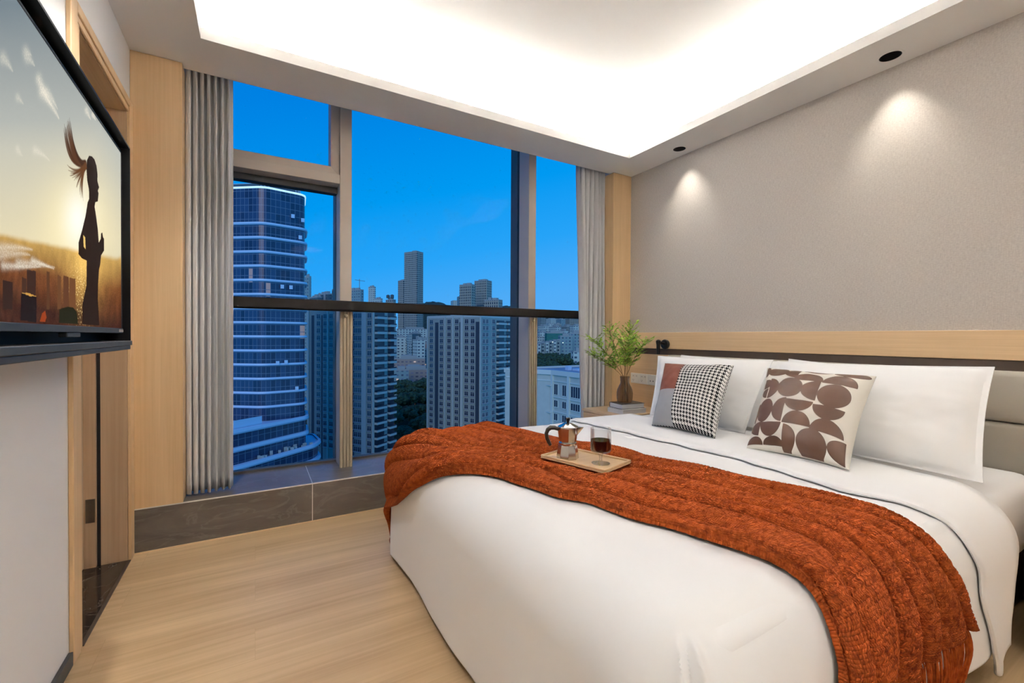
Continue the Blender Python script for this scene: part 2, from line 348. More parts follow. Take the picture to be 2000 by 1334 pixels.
# window wall: marble bench, wood columns, recess sides
wf = st(one_box('wall_front', (XL-.18, XR+.1, 3.30, 3.40, -.3, .20), 'marble'))
mb = MB(); mb.box(XL+.012, 2.80, YW, 3.30, -.05, .222)
sill = st(build('window_sill', mb, 'marble', bevel=.001))
mb = MB()
mb.box(XL+.012, 2.62, YW-.0015, YW+.006, .2185, .2235)              # pale edge along the top
mb.box(.289, .293, YW-.0012, YW+.004, .002, .2205); mb.box(.289, .293, YW, 3.24, .2215, .2226)
mb.box(1.60, 1.604, YW-.0012, YW+.004, .002, .2205); mb.box(1.60, 1.604, YW, 3.24, .2215, .2226)
build('edge_trim', mb, 'grout', sill)
st(one_box('trim_4', (XL+.012, 2.8, YW-.008, YW-.001, 0, .006), 'oakx'))
st(one_box('trim_5', (XL+.001, -.322, YW, 3.30, .2235, HC-.001), 'oak', bevel=.0015))
st(one_box('trim_6', (2.622, XR-.0005, YW+.012, 3.02, .2235, HC-.001), 'oak', bevel=.0015))
# pocket above the curtains and window head
mb = MB(); mb.box(-.33, 2.621, yp, yp+.012, HC+.001, 2.80); mb.box(-.33, 2.825, yp, 3.42, 2.80, 2.83)
st(build('wall_front', mb, 'paint'))
one = MB(); one.box(XL-.18, -.322, 3.24, 3.42, .2, 2.84); one.box(2.791, XR-.0005, 3.24, 3.42, .2, 2.799)
st(build('wall_front', one, 'paint'))

# ------------------------------------------------------------ window
wn = bpy.data.objects.new('window_1', None); wn.location = (1.1, 3.27, .2225); COL.objects.link(wn); ORG['window_1'] = Vector((1.1, 3.27, .2225)); st(wn)
X0, X1 = -.321, 2.790
def mull(x0, x1):
    mb = MB(); mb.box(x0, x1, 3.10, 3.255, .2228, 2.799, 0); build('mullion', mb, 'alu', wn, bevel=.002)
    mb = MB(); mb.box(x0+.004, x1-.004, 3.255, 3.285, .2228, 2.799, 0); build('gasket', mb, 'rubber', wn)
    mb = MB(); mb.box(x0, x1, 3.286, 3.40, .2228, 2.799, 0); build('outer_fin', mb, 'aluside', wn)
mull(.483, .556); mull(1.943, 2.012)
for x0, x1 in ((.479, .560), (1.939, 2.016)):      # fluted guard posts below the handrail
    mb = MB(); w = (x1-x0)
    mb.box(x0, x1, 3.078, 3.099, .2228, 1.245)
    for k in range(4): mb.box(x0+.002+k*w/4, x0+(k+1)*w/4-.003, 3.070, 3.0785, .2228, 1.245)
    mb.box(x0-.002, x0+.03, 3.0995, 3.20, .2228, 1.245) if False else None
    build('guard_post', mb, 'alulow', wn, bevel=.001)
    mb = MB(); mb.lathe([(.011, 0), (.011, .01), (.006, .014), (0, .014)], 16, (0, 0, 0))
    mb.v = [(x0+w*.45+p[0], 3.069-p[2], 1.218+p[1]) for p in mb.v]
    build('rail_bolt', mb, 'alulow', wn, smooth=True)
mb = MB(); mb.box(X0, .482, 3.105, 3.25, 2.085, 2.143); build('transom', mb, 'alu', wn, bevel=.002)
mb = MB(); mb.box(X0, .482, 3.20, 3.262, 2.045, 2.084); build('gasket', mb, 'rubber', wn)
# sash of the upper casement, mitred
mb = MB(); ys, ye = 3.13, 3.25
mb.add([(X0, ys, 2.144), (.482, ys, 2.144), (.43, ys, 2.196), (X0, ys, 2.196), (X0, ye, 2.144), (.482, ye, 2.144), (.43, ye, 2.196), (X0, ye, 2.196)], [(0, 1, 2, 3), (3, 2, 6, 7), (4, 7, 6, 5), (0, 4, 5, 1), (0, 3, 7, 4)])
build('sash', mb, 'alu', wn)
mb = MB(); mb.add([(.4825, ys, 2.144), (.4825, ys, 2.799), (.431, ys, 2.799), (.431, ys, 2.196), (.4825, ye, 2.144), (.4825, ye, 2.799), (.431, ye, 2.799), (.431, ye, 2.196)], [(0, 1, 2, 3), (3, 2, 6, 7), (4, 7, 6, 5), (0, 4, 5, 1), (0, 3, 7, 4)])
build('sash', mb, 'alu', wn)
mb = MB(); mb.box(X0, X1, 3.25, 3.30, .2228, .236); mb.box(X0, X1, 3.25, 3.30, 2.765, 2.799); build('frame', mb, 'aluside', wn)
for x0, x1, z0, z1 in ((X0, .484, .236, 2.05), (X0, .44, 2.19, 2.765), (.555, 1.944, .236, 2.765), (2.011, X1, .236, 2.765)):
    mb = MB(); mb.box(x0, x1, 3.268, 3.274, z0, z1); build('pane', mb, 'glass', wn)
mb = MB(); mb.box(X0, X1, 3.02, 3.068, 1.2525, 1.313); build('handrail', mb, 'rail', wn, bevel=.003)
mb = MB(); mb.box(X0, X1, 3.03, 3.062, 1.246, 1.2522); build('rail_underside', mb, 'rail', wn)

# ------------------------------------------------------------ curtains
def curtain(name, label, xs, xe, y0, amp, nf, z0, z1, mat, flare=None, seed=1):
    rnd = random.Random(seed); nx, nz = nf*14, 40; mb = MB(); v = []
    ph = [rnd.uniform(-.35, .35) for _ in range(nf+2)]; am = [rnd.uniform(.75, 1.1) for _ in range(nf+2)]
    for j in range(nz+1):
        tz = j/nz; z = z0+(z1-z0)*tz
        for i in range(nx+1):
            s = i/nx; k = s*nf; kk = int(min(k, nf-1)); fr = k-kk
            a = am[kk]*(1-fr)+am[kk+1]*fr; p = ph[kk]*(1-fr)+ph[kk+1]*fr
            w = math.cos(2*math.pi*k+p+.25*math.sin(tz*3+kk)+(math.pi if flare else 0))
            w = math.copysign(abs(w)**.8, w)
            pinch = 1-.35*max(0, (tz-.9)/.1)
            x = xs+(xe-xs)*s
            if flare: x += flare(s, tz)
            y = y0+amp*a*w*pinch+.006*math.sin(tz*7+s*9)
            v.append((x+.010*math.sin(2*math.pi*k*2+1)*(1-s), y, z))
    f = [(j*(nx+1)+i, j*(nx+1)+i+1, (j+1)*(nx+1)+i+1, (j+1)*(nx+1)+i) for j in range(nz) for i in range(nx)]
    mb.add(v, f)
    o = build(name, mb, mat, origin=((xs+xe)/2, y0, z0), smooth=True)
    so_ = o.modifiers.new('thick', 'SOLIDIFY'); so_.thickness = .0025
    return tag(o, label, 'curtain')
curtain('curtain', 'grey pleated curtain left of the window beside the wide wooden panel', -.3205, -.108, 2.945, .036, 7, .232, 2.70, 'curtain', seed=3)
def fl(s, tz):
    return (-.03+.115*(1-tz)**1.3)*max(0, 1-s*3.0) + .03*(1-tz)*math.sin(min(1, s*1.6)*math.pi)*(-.6)
curtain('curtain', 'grey pleated curtain right of the window, hanging behind the leafy vase', 2.352, 2.612, 2.965, .035, 6, .232, 2.70, 'curtain2', fl, seed=9)

# ------------------------------------------------------------ door opening in the left wall
dr = bpy.data.objects.new('door_1', None); dr.location = (XL, 2.4, 0); COL.objects.link(dr); ORG['door_1'] = Vector((XL, 2.4, 0)); st(dr)
mb = MB(); mb.box(XL, XL+.014, 1.98, 2.045, 0, 2.212); mb.box(XL, XL+.009, 2.045, 2.08, 0, 2.15)
mb.box(XL, XL+.014, 2.765, 2.826, 0, 2.212); mb.box(XL, XL+.014, 2.045, 2.765, 2.175, 2.212); mb.box(XL, XL+.009, 2.045, 2.765, 2.15, 2.175)
build('casing', mb, 'oak', dr, bevel=.003)
mb = MB(); mb.box(XL-.097, XL, 2.762, 2.79, 0.004, 2.18); mb.box(XL-.1785, XL-.112, 2.752, 2.79, 0.004, 2.18)
mb.box(XL-.1785, XL, 2.03, 2.08, 0.004, 2.18)
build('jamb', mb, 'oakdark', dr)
mb = MB(); mb.box(XL-.112, XL-.097, 2.770, 2.79, .004, 2.15); build('seal', mb, 'rubber', dr)
mb = MB(); mb.box(XL-.1785, XL-.001, 2.08, 2.762, 2.15, 2.18); build('head_jamb', mb, 'oaky', dr)
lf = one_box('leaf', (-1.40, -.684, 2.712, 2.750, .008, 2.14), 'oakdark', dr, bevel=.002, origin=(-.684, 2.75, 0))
mb = MB(); mb.box(-.678, -.644, 2.7500, 2.7519, .215, .325); 
for z in (.24, .27, .30): mb.box(-.664, -.660, 2.7488, 2.7502, z, z+.004)
build('hinge', mb, 'steel', dr)
mb = MB(); mb.box(-1.42, XL+.0, 2.03, 2.79, -.08, .004); st(build('trim_7', mb, 'darkmarble'))
mb = MB(); mb.box(XL, XL+.012, 2.08, 2.762, -.01, .0045); st(build('trim_8', mb, 'strip'))
# bathroom lobby behind the opening, closed so no sky gets in
mb = MB(); mb.box(-1.45, -1.42, 1.6, 2.9, -.1, 2.5); mb.box(-1.45, XL-.18, 1.6, 1.63, -.1, 2.5); mb.box(-1.45, XL-.18, 2.80, 2.83, -.1, 2.5); mb.box(-1.45, XL-.18, 1.6, 2.83, 2.4, 2.43); mb.box(-1.42, XL-.18, 1.63, 2.03, -.1, 0)
st(build('wall_left', mb, 'wallpaint'))

# ------------------------------------------------------------ downlights
for i, (x, y) in enumerate(SPOTS):
    d = thing('downlight', (x, y, HC), ['recessed black downlight in the ceiling edge, the small one near the window corner', 'recessed black downlight in the ceiling edge, the larger one nearer the camera'][i], 'downlight')
    mb = MB(); mb.lathe([(.0442, .006), (.0442, -.0015), (.0525, -.0022), (.0535, -.0005)], 40, (x, y, HC), close=False); build('trim_ring', mb, 'paint', d, smooth=True)
    mb = MB(); mb.lathe([(.0440, 0), (.041, .020), (.034, .042), (.029, .058)], 40, (x, y, HC), close=False); build('baffle', mb, 'gunmetal', d, smooth=True)
    mb = MB(); mb.lathe([(0, .056), (.029, .056), (.029, .058), (0, .058)], 40, (x, y, HC)); build('lens', mb, 'charcoal', d)

for i, (x, y, e_) in enumerate(WIDE):  # fittings for the fill floods out of view
    d = thing('downlight', (x, y, HC), ['flush flood downlight above the television end of the walkway', 'flush flood downlight above the walkway beside the camera', 'flush flood downlight above the near nightstand'][i], 'downlight')
    mb = MB(); mb.lathe([(0, -.0005), (.040, -.0005), (.044, -.003), (.052, -.003), (.054, -.0005)], 40, (x, y, HC)); build('trim_ring', mb, 'white', d, smooth=True)
cl_ = thing('ceiling_lamp', (.70, -1.02, HC), 'flat round ceiling lamp at the rear of the room', 'ceiling lamp')  # fitting made up for the added rear fill lamp
mb = MB(); mb.lathe([(0, -.001), (.235, -.001), (.24, -.02), (.235, -.055), (.215, -.055), (.215, -.03), (0, -.03)], 48, (.70, -1.02, HC)); build('lamp_housing', mb, 'white', cl_, smooth=True)
# ------------------------------------------------------------ bed
BC = 1.36
bed = thing('bed', (1.7, BC, 0), 'large double bed with white sheet and beige padded headboard against the right wall', 'bed')
one_box('bed_base', (.70, 2.72, .52, 2.20, .02, .26), 'strip', bed, bevel=.01)
def rbox(name, d, rad, mat, parent, seg=4): 
    return one_box(name, d, mat, parent, bevel=rad)
mt = one_box('mattress', (.68, 2.70, .475, 2.235, .262, .556), 'linen', bed); mt.modifiers.new('b', 'BEVEL').width = .06; mt.modifiers['b'].segments = 5
for p in mt.data.polygons: p.use_smooth = True
# headboard: two padded rows, seams, wood foot
hb0, hb1 = .418, 2.36
mb = MB()
build_rows = [(.742, .956), (.525, .738)]
for z0, z1 in build_rows:
    o = one_box('headboard_cushion', (2.722, 2.80, hb0, hb1, z0, z1), 'leather', bed); bv = o.modifiers.new('b', 'BEVEL'); bv.width = .022; bv.segments = 5
    for p in o.data.polygons: p.use_smooth = True
one_box('headboard_base', (2.735, 2.80, hb0, hb1, .02, .522), 'strip', bed, bevel=.002)

# ---- cloth surface of the duvet: unfolded plane (a, b) -> space
CX0, CY0, CY1, R0, ZT = .74, .60, 2.13, .165, .574
def smooth01(t): t = np.clip(t, 0, 1); return t*t*(3-2*t)
def S(a, b, off=0.):
    a = np.asarray(a, float); b = np.asarray(b, float); off = off+np.zeros_like(a)
    da = np.maximum(CX0-a, 0); db = np.where(b < CY0, CY0-b, np.where(b > CY1, b-CY1, 0)); sb = np.where(b < CY0, -1., 1.)
    x = np.maximum(a, CX0); y = np.clip(b, CY0, CY1)
    n = np.hypot(da, db); D = (np.maximum(da, db)+n)/2; q = R0*math.pi/2; th = np.minimum(D/R0, math.pi/2)
    o = R0*np.sin(th); dr_ = np.where(D < q, R0*(1-np.cos(th)), R0+(D-q))
    nn = np.maximum(n, 1e-9); nx = np.where(n > 1e-9, -da/nn, 0); ny = np.where(n > 1e-9, sb*db/nn, 0)
    e = smooth01((a-CX0)/.35)*smooth01(np.minimum(b-CY0, CY1-b)/.35)
    t = th
    return np.stack([x+nx*(o+off*np.sin(t)), y+ny*(o+off*np.sin(t)), ZT+.010*e-dr_+off*np.cos(t)], -1)
def vnoise(A, B, s, seed=0):
    out = np.empty(A.shape); fa = A.ravel(); fb = B.ravel(); fo = out.ravel()
    for i in range(fa.size): fo[i] = mnoise.noise(Vector((fa[i]*s, fb[i]*s, seed)))
    return fo.reshape(A.shape)
def grid_faces(nu, nv):
    return [(j*nu+i, j*nu+i+1, (j+1)*nu+i+1, (j+1)*nu+i) for j in range(nv-1) for i in range(nu-1)]
# duvet
LA = CX0-.635; LB0 = CY0-.52; LB1 = CY1+.60
NA, NBv = 420, 440
a = np.linspace(LA, 2.17, NA); b = np.linspace(LB0, LB1, NBv); A, B = np.meshgrid(a, b)
da = np.maximum(CX0-A, 0); db = np.where(B < CY0, CY0-B, np.where(B > CY1, B-CY1, 0)); Dd = np.maximum(da, db)
def drape(A, B):      # the soft unevenness of the duvet, shared by everything that lies on it
    return .006*vnoise(A, B, 3.0, 1)+.0022*vnoise(A, B, 9.0, 2)+.006*np.sin(B*9+1)*smooth01((CX0-A-.25)/.35)+.010*np.sin(A*11)*smooth01((CY0-B-.2)/.3)
off = drape(A, B)
phi = np.arctan2(db, da+1e-9)
pl = lambda p0, w, d0, h: h*np.exp(-((phi-p0)/w)**2)*smooth01((Dd-d0)/.15)*(B < CY0)
fold_ = lambda c0, w_, h_: h_*np.exp(-((phi-(c0+1.1*(Dd-.09)))/w_)**2)*smooth01((Dd-.07)/.05)*smooth01((.42-Dd)/.2)*(B < CY0)*(A < CX0)
off += fold_(.90, .085, .016)+fold_(.66, .07, .010)-fold_(.78, .06, .007)
P3 = S(A, B, off)
mb = MB(); mb.add(P3.reshape(-1, 3).tolist(), grid_faces(NA, NBv))
duv = build('duvet', mb, 'linen', origin=(1.3, BC, .56), smooth=True); tag(duv, 'smooth white duvet draped over the bed down to the floor at its foot', 'duvet')
so_ = duv.modifiers.new('t', 'SOLIDIFY'); so_.thickness = .012; so_.offset = -1
# turned-down top of the duvet
fb = np.array([.02, .135, .29, .39, .45, .49, .55, .63, .74, .90, 1.06, 1.2, 1.475, 1.75, 1.93, 2.09, 2.4, 2.72])
fa = np.array([1.908, 1.869, 1.805, 1.785, 1.783, 1.772, 1.735, 1.708, 1.690, 1.690, 1.71, 1.705, 1.70, 1.672, 1.667, 1.685, 1.68, 1.70])
nb = 190; bb = np.linspace(.02, 2.70, nb); ae = np.interp(bb, fb, fa)
ae = ae+.006*np.sin(bb*23)+.004*np.sin(bb*41)
sec = [(.012, .000), (.004, .003), (0., .008), (.003, .014), (.012, .018), (.03, .018), (.06, .014)]+[(.06+.05*k, .012) for k in range(1, 9)]
rows = []
for k, (dx, of) in enumerate(sec):
    dxx = dx if dx <= .06 else .06+(dx-.06)*(2.15-ae-.06)/.40
    aa = ae+dxx; nz_ = np.array([mnoise.noise(Vector((x_*5, y_*5, 4))) for x_, y_ in zip(aa, bb)])
    rows.append(S(aa, bb, of+.002*nz_*(1 if dx > .02 else 0)+.003+drape(aa, bb)))
rows = np.array(rows)
mb = MB(); mb.add(rows.reshape(-1, 3).tolist(), grid_faces(nb, len(sec)))
for q in range(len(mb.f)): mb.f[q] = mb.f[q][::-1]
o = build('turned_down_edge', mb, 'linen', duv, smooth=True); o.modifiers.new('t', 'SOLIDIFY').thickness = .004

# ---- knitted throw
foot = np.array([(.985, .215), (.988, .349), (.995, .417), (1.008, .455), (1.021, .498), (1.018, .536), (1.008, .576), (.993, .655), (.974, .726), (.946, .815), (.90, .904), (.873, 1.043), (.819, 1.141), (.797, 1.271), (.754, 1.41), (.685, 1.521), (.633, 1.613), (.561, 1.718), (.48, 1.858), (.385, 2.024), (.30, 2.22), (.235, 2.42), (.20, 2.50)])
head = np.array([(1.678, .245), (1.601, .341), (1.585, .42), (1.60, .474), (1.582, .522), (1.558, .595), (1.538, .702), (1.479, .834), (1.44, .935), (1.406, 1.051), (1.366, 1.178), (1.355, 1.293), (1.316, 1.458), (1.277, 1.626), (1.238, 1.803), (1.19, 2.03), (1.13, 2.18), (1.03, 2.35), (.95, 2.62)])
def resample(c, n):
    d = np.r_[0, np.cumsum(np.hypot(*np.diff(c, axis=0).T))]; t = np.linspace(0, d[-1], n)
    x = np.interp(t, d, c[:, 0]); y = np.interp(t, d, c[:, 1])
    k = max(3, n//40) | 1; ker = np.hanning(k+2)[1:-1]; ker /= ker.sum()
    xp = np.pad(x, k//2, 'edge'); ypd = np.pad(y, k//2, 'edge')
    return np.stack([np.convolve(xp, ker, 'valid'), np.convolve(ypd, ker, 'valid')], -1)
NW, NL = 420, 1300
fe = resample(foot, NL); he = resample(head, NL)
W_ = np.linspace(0, 1, NW)[None, :]; L_ = np.linspace(0, 1, NL)[:, None]
near_hem = .02*np.sin(W_*np.pi)*0
UV = fe[:, None, :]*(1-W_[..., None])+he[:, None, :]*W_[..., None]
# hem of the near end follows a gentle curve
hemc = np.interp(W_[0], [0, .35, .45, .62, .82, 1], [-.005, .03, .055, .04, .03, 0.])
UV[..., 1] += hemc[None, :]*np.exp(-L_*9)
A = UV[..., 0]; B = UV[..., 1]
wl = W_+0*L_; ll = L_+0*W_
warp = wl*7.6+.55*np.sin(2.3*np.pi*ll+1.1+3*wl)+.30*np.sin(6.1*np.pi*ll+5*wl)+.22*np.sin(4*np.pi*wl+2*ll)
amp_ = .55+.45*np.sin(5.3*ll*np.pi+wl*7)*np.sin(2.1*np.pi*ll-wl*4+.6); amp_ = .62+.55*np.clip(amp_, 0, 1)
flat_ = smooth01((ll-.80)/.15)
ridge = .034*np.abs(np.sin(np.pi*warp))**.75*amp_*(1-.62*flat_)*smooth01(wl/.014)*smooth01((1-wl)/.014)+.004
# calm under the tray
ctr = np.array([1.098, 1.335]); tu_ = (A-ctr[0])*.284+(B-ctr[1])*-.959; tv_ = (A-ctr[0])*.959+(B-ctr[1])*.284; calm = 1-.85*np.exp(-np.abs(tu_/.165)**6-np.abs(tv_/.112)**6)
ridge *= calm
# knit relief: pebbly basket rows across the throw, row size varies in bands
Lr = 2.75; Wr = .78
cu = wl*Wr/.0135; cv = ll*Lr/.0135
sh_ = .55*(ridge-.004)*np.abs(np.cos(np.pi*warp)); PB = S(A-sh_, B, .010+ridge)
arcw = np.concatenate([np.zeros((NL, 1)), np.cumsum(np.linalg.norm(np.diff(PB, axis=1), axis=2), axis=1)], 1)
ml_ = S(A[:, NW//2], B[:, NW//2], 0.); arcl = np.concatenate([[0], np.cumsum(np.linalg.norm(np.diff(ml_, axis=0), axis=1))])[:, None]
def domes(u, v, p):
    cu, cv = u/p, v/p; cu = cu+.5*(np.floor(cv) % 2); ju = .12*np.sin(np.floor(cu)*12.9+np.floor(cv)*78.2); jv = .10*np.sin(np.floor(cu)*39.3+np.floor(cv)*11.1)
    fu = cu-np.floor(cu)-.5+ju; fv = cv-np.floor(cv)-.5+jv
    return np.sqrt(np.clip(1-3.3*(fu*fu+fv*fv), 0, 1))
arcl = arcl+0*wl
band = smooth01(.5+2.2*np.sin(wl*2*np.pi*4.3+.8*np.sin(ll*7)+.6*np.sin(ll*17)))
knit = .0022*domes(arcw, arcl, .0136)*band+.0012*domes(arcw, arcl, .0136)*(1-band)
edge_ = smooth01(np.minimum(wl, 1-wl)/.006)*smooth01(np.minimum(ll, 1-ll)/.002)
off = drape(A, B)+.005+(.35+.65*edge_)*(.006+ridge+knit+.003*np.sin(wl*9+ll*13)*calm)
P3 = S(A-.55*(ridge-.004)*np.abs(np.cos(np.pi*warp)), B, off)
m, nt, b_ = newmat('rust_knit_yarn')
t = N(nt, 'ShaderNodeTexCoord'); n2 = N(nt, 'ShaderNodeTexNoise'); n2.inputs['Scale'].default_value = 60; n2.inputs['Detail'].default_value = 3; nt.links.new(t.outputs['Object'], n2.inputs['Vector'])
uvn = N(nt, 'ShaderNodeUVMap'); uvn.uv_map = 'yarn'
def seeds(pitch, rnd_):
    v_ = N(nt, 'ShaderNodeTexVoronoi', voronoi_dimensions='2D', feature='F1'); v_.inputs['Scale'].default_value = 1/pitch; v_.inputs['Randomness'].default_value = rnd_; nt.links.new(uvn.outputs[0], v_.inputs['Vector'])
    d_ = mth('MINIMUM', mth('MULTIPLY', v_.outputs['Distance'], 1.55, nt), 1.0, nt); return mth('SQRT', mth('SUBTRACT', 1.0, mth('MULTIPLY', d_, d_, nt), nt), None, nt), v_
sA, vA = seeds(.0074, .42); sB, vB = seeds(.0054, .30)
mpb = N(nt, 'ShaderNodeMapping'); mpb.inputs['Scale'].default_value = (17, 1.3, 1); nt.links.new(uvn.outputs[0], mpb.inputs[0]); nb3 = N(nt, 'ShaderNodeTexNoise'); nb3.inputs['Scale'].default_value = 1; nb3.inputs['Detail'].default_value = 1; nt.links.new(mpb.outputs[0], nb3.inputs['Vector'])
mrb = N(nt, 'ShaderNodeMapRange'); mrb.inputs['From Min'].default_value = .46; mrb.inputs['From Max'].default_value = .54; nt.links.new(nb3.outputs['Fac'], mrb.inputs[0])
hh = mth('ADD', mth('MULTIPLY', sA, mrb.outputs[0], nt), mth('MULTIPLY', mth('MULTIPLY', sB, .65, nt), mth('SUBTRACT', 1.0, mrb.outputs[0], nt), nt), nt)
r = N(nt, 'ShaderNodeValToRGB'); r.color_ramp.elements[0].position = .35; r.color_ramp.elements[0].color = (.23, .040, .008, 1); r.color_ramp.elements[1].position = .65; r.color_ramp.elements[1].color = (.37, .074, .014, 1)
nt.links.new(n2.outputs['Fac'], r.inputs[0]); nt.links.new(r.outputs[0], b_.inputs['Base Color']); b_.inputs['Roughness'].default_value = .95; b_.inputs['Specular IOR Level'].default_value = .1
bp = N(nt, 'ShaderNodeBump'); bp.inputs['Strength'].default_value = 1.0; bp.inputs['Distance'].default_value = .0055; nt.links.new(hh, bp.inputs['Height']); nt.links.new(bp.outputs[0], b_.inputs['Normal'])
M['rust'] = m
me = bpy.data.meshes.new('knitted_throw'); torg = Vector((1.2, BC, .60)); ORG['knitted_throw'] = torg
me.vertices.add(NW*NL); me.vertices.foreach_set('co', (P3-np.array(torg)).reshape(-1)); nf_ = (NW-1)*(NL-1)
ii = (np.arange(NL-1)[:, None]*NW+np.arange(NW-1)[None, :]).ravel(); quad = np.stack([ii, ii+1, ii+NW+1, ii+NW], 1).astype(np.int32)
me.loops.add(nf_*4); me.loops.foreach_set('vertex_index', quad.ravel()); me.polygons.add(nf_)
me.polygons.foreach_set('loop_start', np.arange(nf_, dtype=np.int32)*4); me.polygons.foreach_set('use_smooth', np.ones(nf_, dtype=bool)); me.materials.append(M['rust']); me.update(calc_edges=True)
uvl = me.uv_layers.new(name='yarn'); uvl.data.foreach_set('uv', np.stack([arcw, arcl], -1).reshape(-1, 2)[quad.ravel()].ravel())
thr = bpy.data.objects.new('knitted_throw', me); COL.objects.link(thr); thr.location = torg; tag(thr, 'burnt orange chunky knitted throw with fringe laid across the bed', 'throw blanket')
# fringe strands at both ends
def fringe(row, step, length, out, seed):
    rnd = random.Random(seed); mb = MB()
    idx = np.arange(2, NW-2, step)
    for i in idx:
        i = int(i); p = Vector(P3[row, i]); nn = (p-Vector((p.x if True else 0, BC, p.z)))
        d = Vector(out).normalized()
        L = length*rnd.uniform(.82, 1.12); dx = rnd.uniform(-.02, .02); q = [p+d*.001]
        w1, w2 = rnd.uniform(-.006, .006), rnd.uniform(-.006, .006)
        for k in range(1, 9):
            s = k/8; q.append(p+Vector((dx*s+w1*math.sin(s*6+i), 0, -L*s))+d*(.004+.006*math.sin(s*3.1)+abs(w2)*math.sin(s*5)))
        q = [Vector((c.x, c.y, max(c.z, .004+.003*rnd.random()))) for c in q]
        mb.tube(q, [.0022]*8+[.0012], 5)
    return mb
o = build('fringe', fringe(0, 3.0, .17, (0, -1, 0), 5), 'rust', thr, smooth=True); o['kind'] = 'stuff'
o = build('fringe', fringe(NL-1, 5.0, .085, (-.5, .85, 0), 6), 'rust', thr, smooth=True); o['kind'] = 'stuff'

# ------------------------------------------------------------ pillows and cushions
def pillow_grid(c, T, nu=60, nv=48, pinch=.03, flange=.0, wr=.004, seed=0, power=.5):
    TL, TR, BR, BL = [Vector(q) for q in c]; nrm = ((BL-TL).cross(TR-TL)).normalized()
    us = np.linspace(-1, 1, nu); vs = np.linspace(-1, 1, nv); front = []; back = []; uv = []
    for v in vs:
        for u in us:
            uu = u*(1-pinch*(1-v*v)); vv = v*(1-pinch*(1-u*u)); s = (uu+1)/2; t_ = (vv+1)/2
            p = BL*(1-s)*(1-t_)+BR*s*(1-t_)+TR*s*t_+TL*(1-s)*t_
            fu, fv = min(1, abs(u)/(1-flange)), min(1, abs(v)/(1-flange))
            h = T*(max(0, (1-fu**2.6)*(1-fv**2.6)))**power
            w = wr*mnoise.noise(Vector((u*2.2, v*2.2, seed)))+wr*.6*mnoise.noise(Vector((u*5, v*5, seed+5)))
            front.append(p+nrm*(h+w*min(1, h/T*2)+.002)); back.append(p-nrm*(h+.002)); uv.append(((u+1)/2, (v+1)/2))
    return front, back, uv, nu, nv
def make_pillow(name, c, T, mats, label, cat='pillow', group=None, matfn=None, **kw):
    fr, bk, uv, nu, nv = pillow_grid(c, T, **kw)
    cen = sum((Vector(q) for q in c), Vector())/4; cen.z = min(q[2] for q in c)
    mb = MB(); fF = grid_faces(nu, nv); n0 = nu*nv
    mb.add(fr, fF); mb.add(bk, [q[::-1] for q in fF])
    rim = [i for i in range(nu)]+[j*nu+nu-1 for j in range(1, nv)]+[(nv-1)*nu+i for i in range(nu-2, -1, -1)]+[j*nu for j in range(nv-2, 0, -1)]
    k = len(rim); mb.f += [(rim[i], rim[(i+1) % k], rim[(i+1) % k]+n0, rim[i]+n0) for i in range(k)]; mb.m += [0]*k
    if matfn:
        for q, f in enumerate(fF):
            u = sum(uv[i][0] for i in f)/4; v = sum(uv[i][1] for i in f)/4; mb.m[q] = matfn(u, v)
    o = build(name, mb, mats, origin=cen, smooth=True)
    ul = o.data.uv_layers.new(name='UVMap'); arr = np.array(uv+uv)
    li = np.empty(len(o.data.loops), dtype=np.int32); o.data.loops.foreach_get('vertex_index', li); ul.data.foreach_set('uv', arr[li].ravel())
    tag(o, label, cat, group)
    return o, uv, n0
PG = 'white pillows against the headboard'
make_pillow('pillow', [(2.42, 2.165, .962), (2.42, 1.372, .972), (2.20, 1.39, .592), (2.20, 2.03, .592)], .075, 'pillow', 'white pillow leaning at the bed side near the window, behind the houndstooth cushion', 'pillow', PG, flange=.06, pinch=.03, seed=1, nu=90, nv=64, wr=.006)
make_pillow('pillow', [(2.43, 1.355, .966), (2.43, .545, .985), (2.18, .512, .592), (2.18, 1.33, .592)], .078, 'pillow', 'large white pillow nearest the camera, right behind the brown patterned cushion', 'pillow', PG, flange=.06, pinch=.03, seed=2, nu=90, nv=64, wr=.006)
make_pillow('pillow', [(2.64, 2.15, .965), (2.64, 1.45, .955), (2.46, 1.44, .575), (2.46, 2.20, .575)], .05, 'pillow', 'white pillow mostly hidden against the headboard behind the houndstooth cushion', 'pillow', PG, flange=.05, pinch=.03, seed=3)
make_pillow('pillow', [(2.64, 1.41, .972), (2.64, .66, .93), (2.46, .62, .575), (2.46, 1.38, .575)], .05, 'pillow', 'white pillow mostly hidden against the headboard behind the large right pillow', 'pillow', PG, flange=.05, pinch=.03, seed=4)

# houndstooth material (true 4-and-4 twill weave from UV)
m, nt, b_ = newmat('houndstooth_wool')
t = N(nt, 'ShaderNodeUVMap'); sp_ = N(nt, 'ShaderNodeSeparateXYZ'); nt.links.new(t.outputs[0], sp_.inputs[0])
HT = 168
iu = mth('FLOOR', mth('MULTIPLY', sp_.outputs[0], HT*1.0)); iv = mth('FLOOR', mth('MULTIPLY', sp_.outputs[1], HT*1.0))
warp = mth('LESS_THAN', mth('FLOORED_MODULO', iu, 8), 4); weft = mth('LESS_THAN', mth('FLOORED_MODULO', iv, 8), 4)
sel = mth('LESS_THAN', mth('FLOORED_MODULO', mth('ADD', iu, iv), 4), 2)
hs = mth('ADD', mth('MULTIPLY', sel, warp), mth('MULTIPLY', mth('SUBTRACT', 1, sel), weft))
mx = N(nt, 'ShaderNodeMix', data_type='RGBA'); mx.inputs['A'].default_value = (.74, .73, .70, 1); mx.inputs['B'].default_value = (.012, .012, .014, 1)
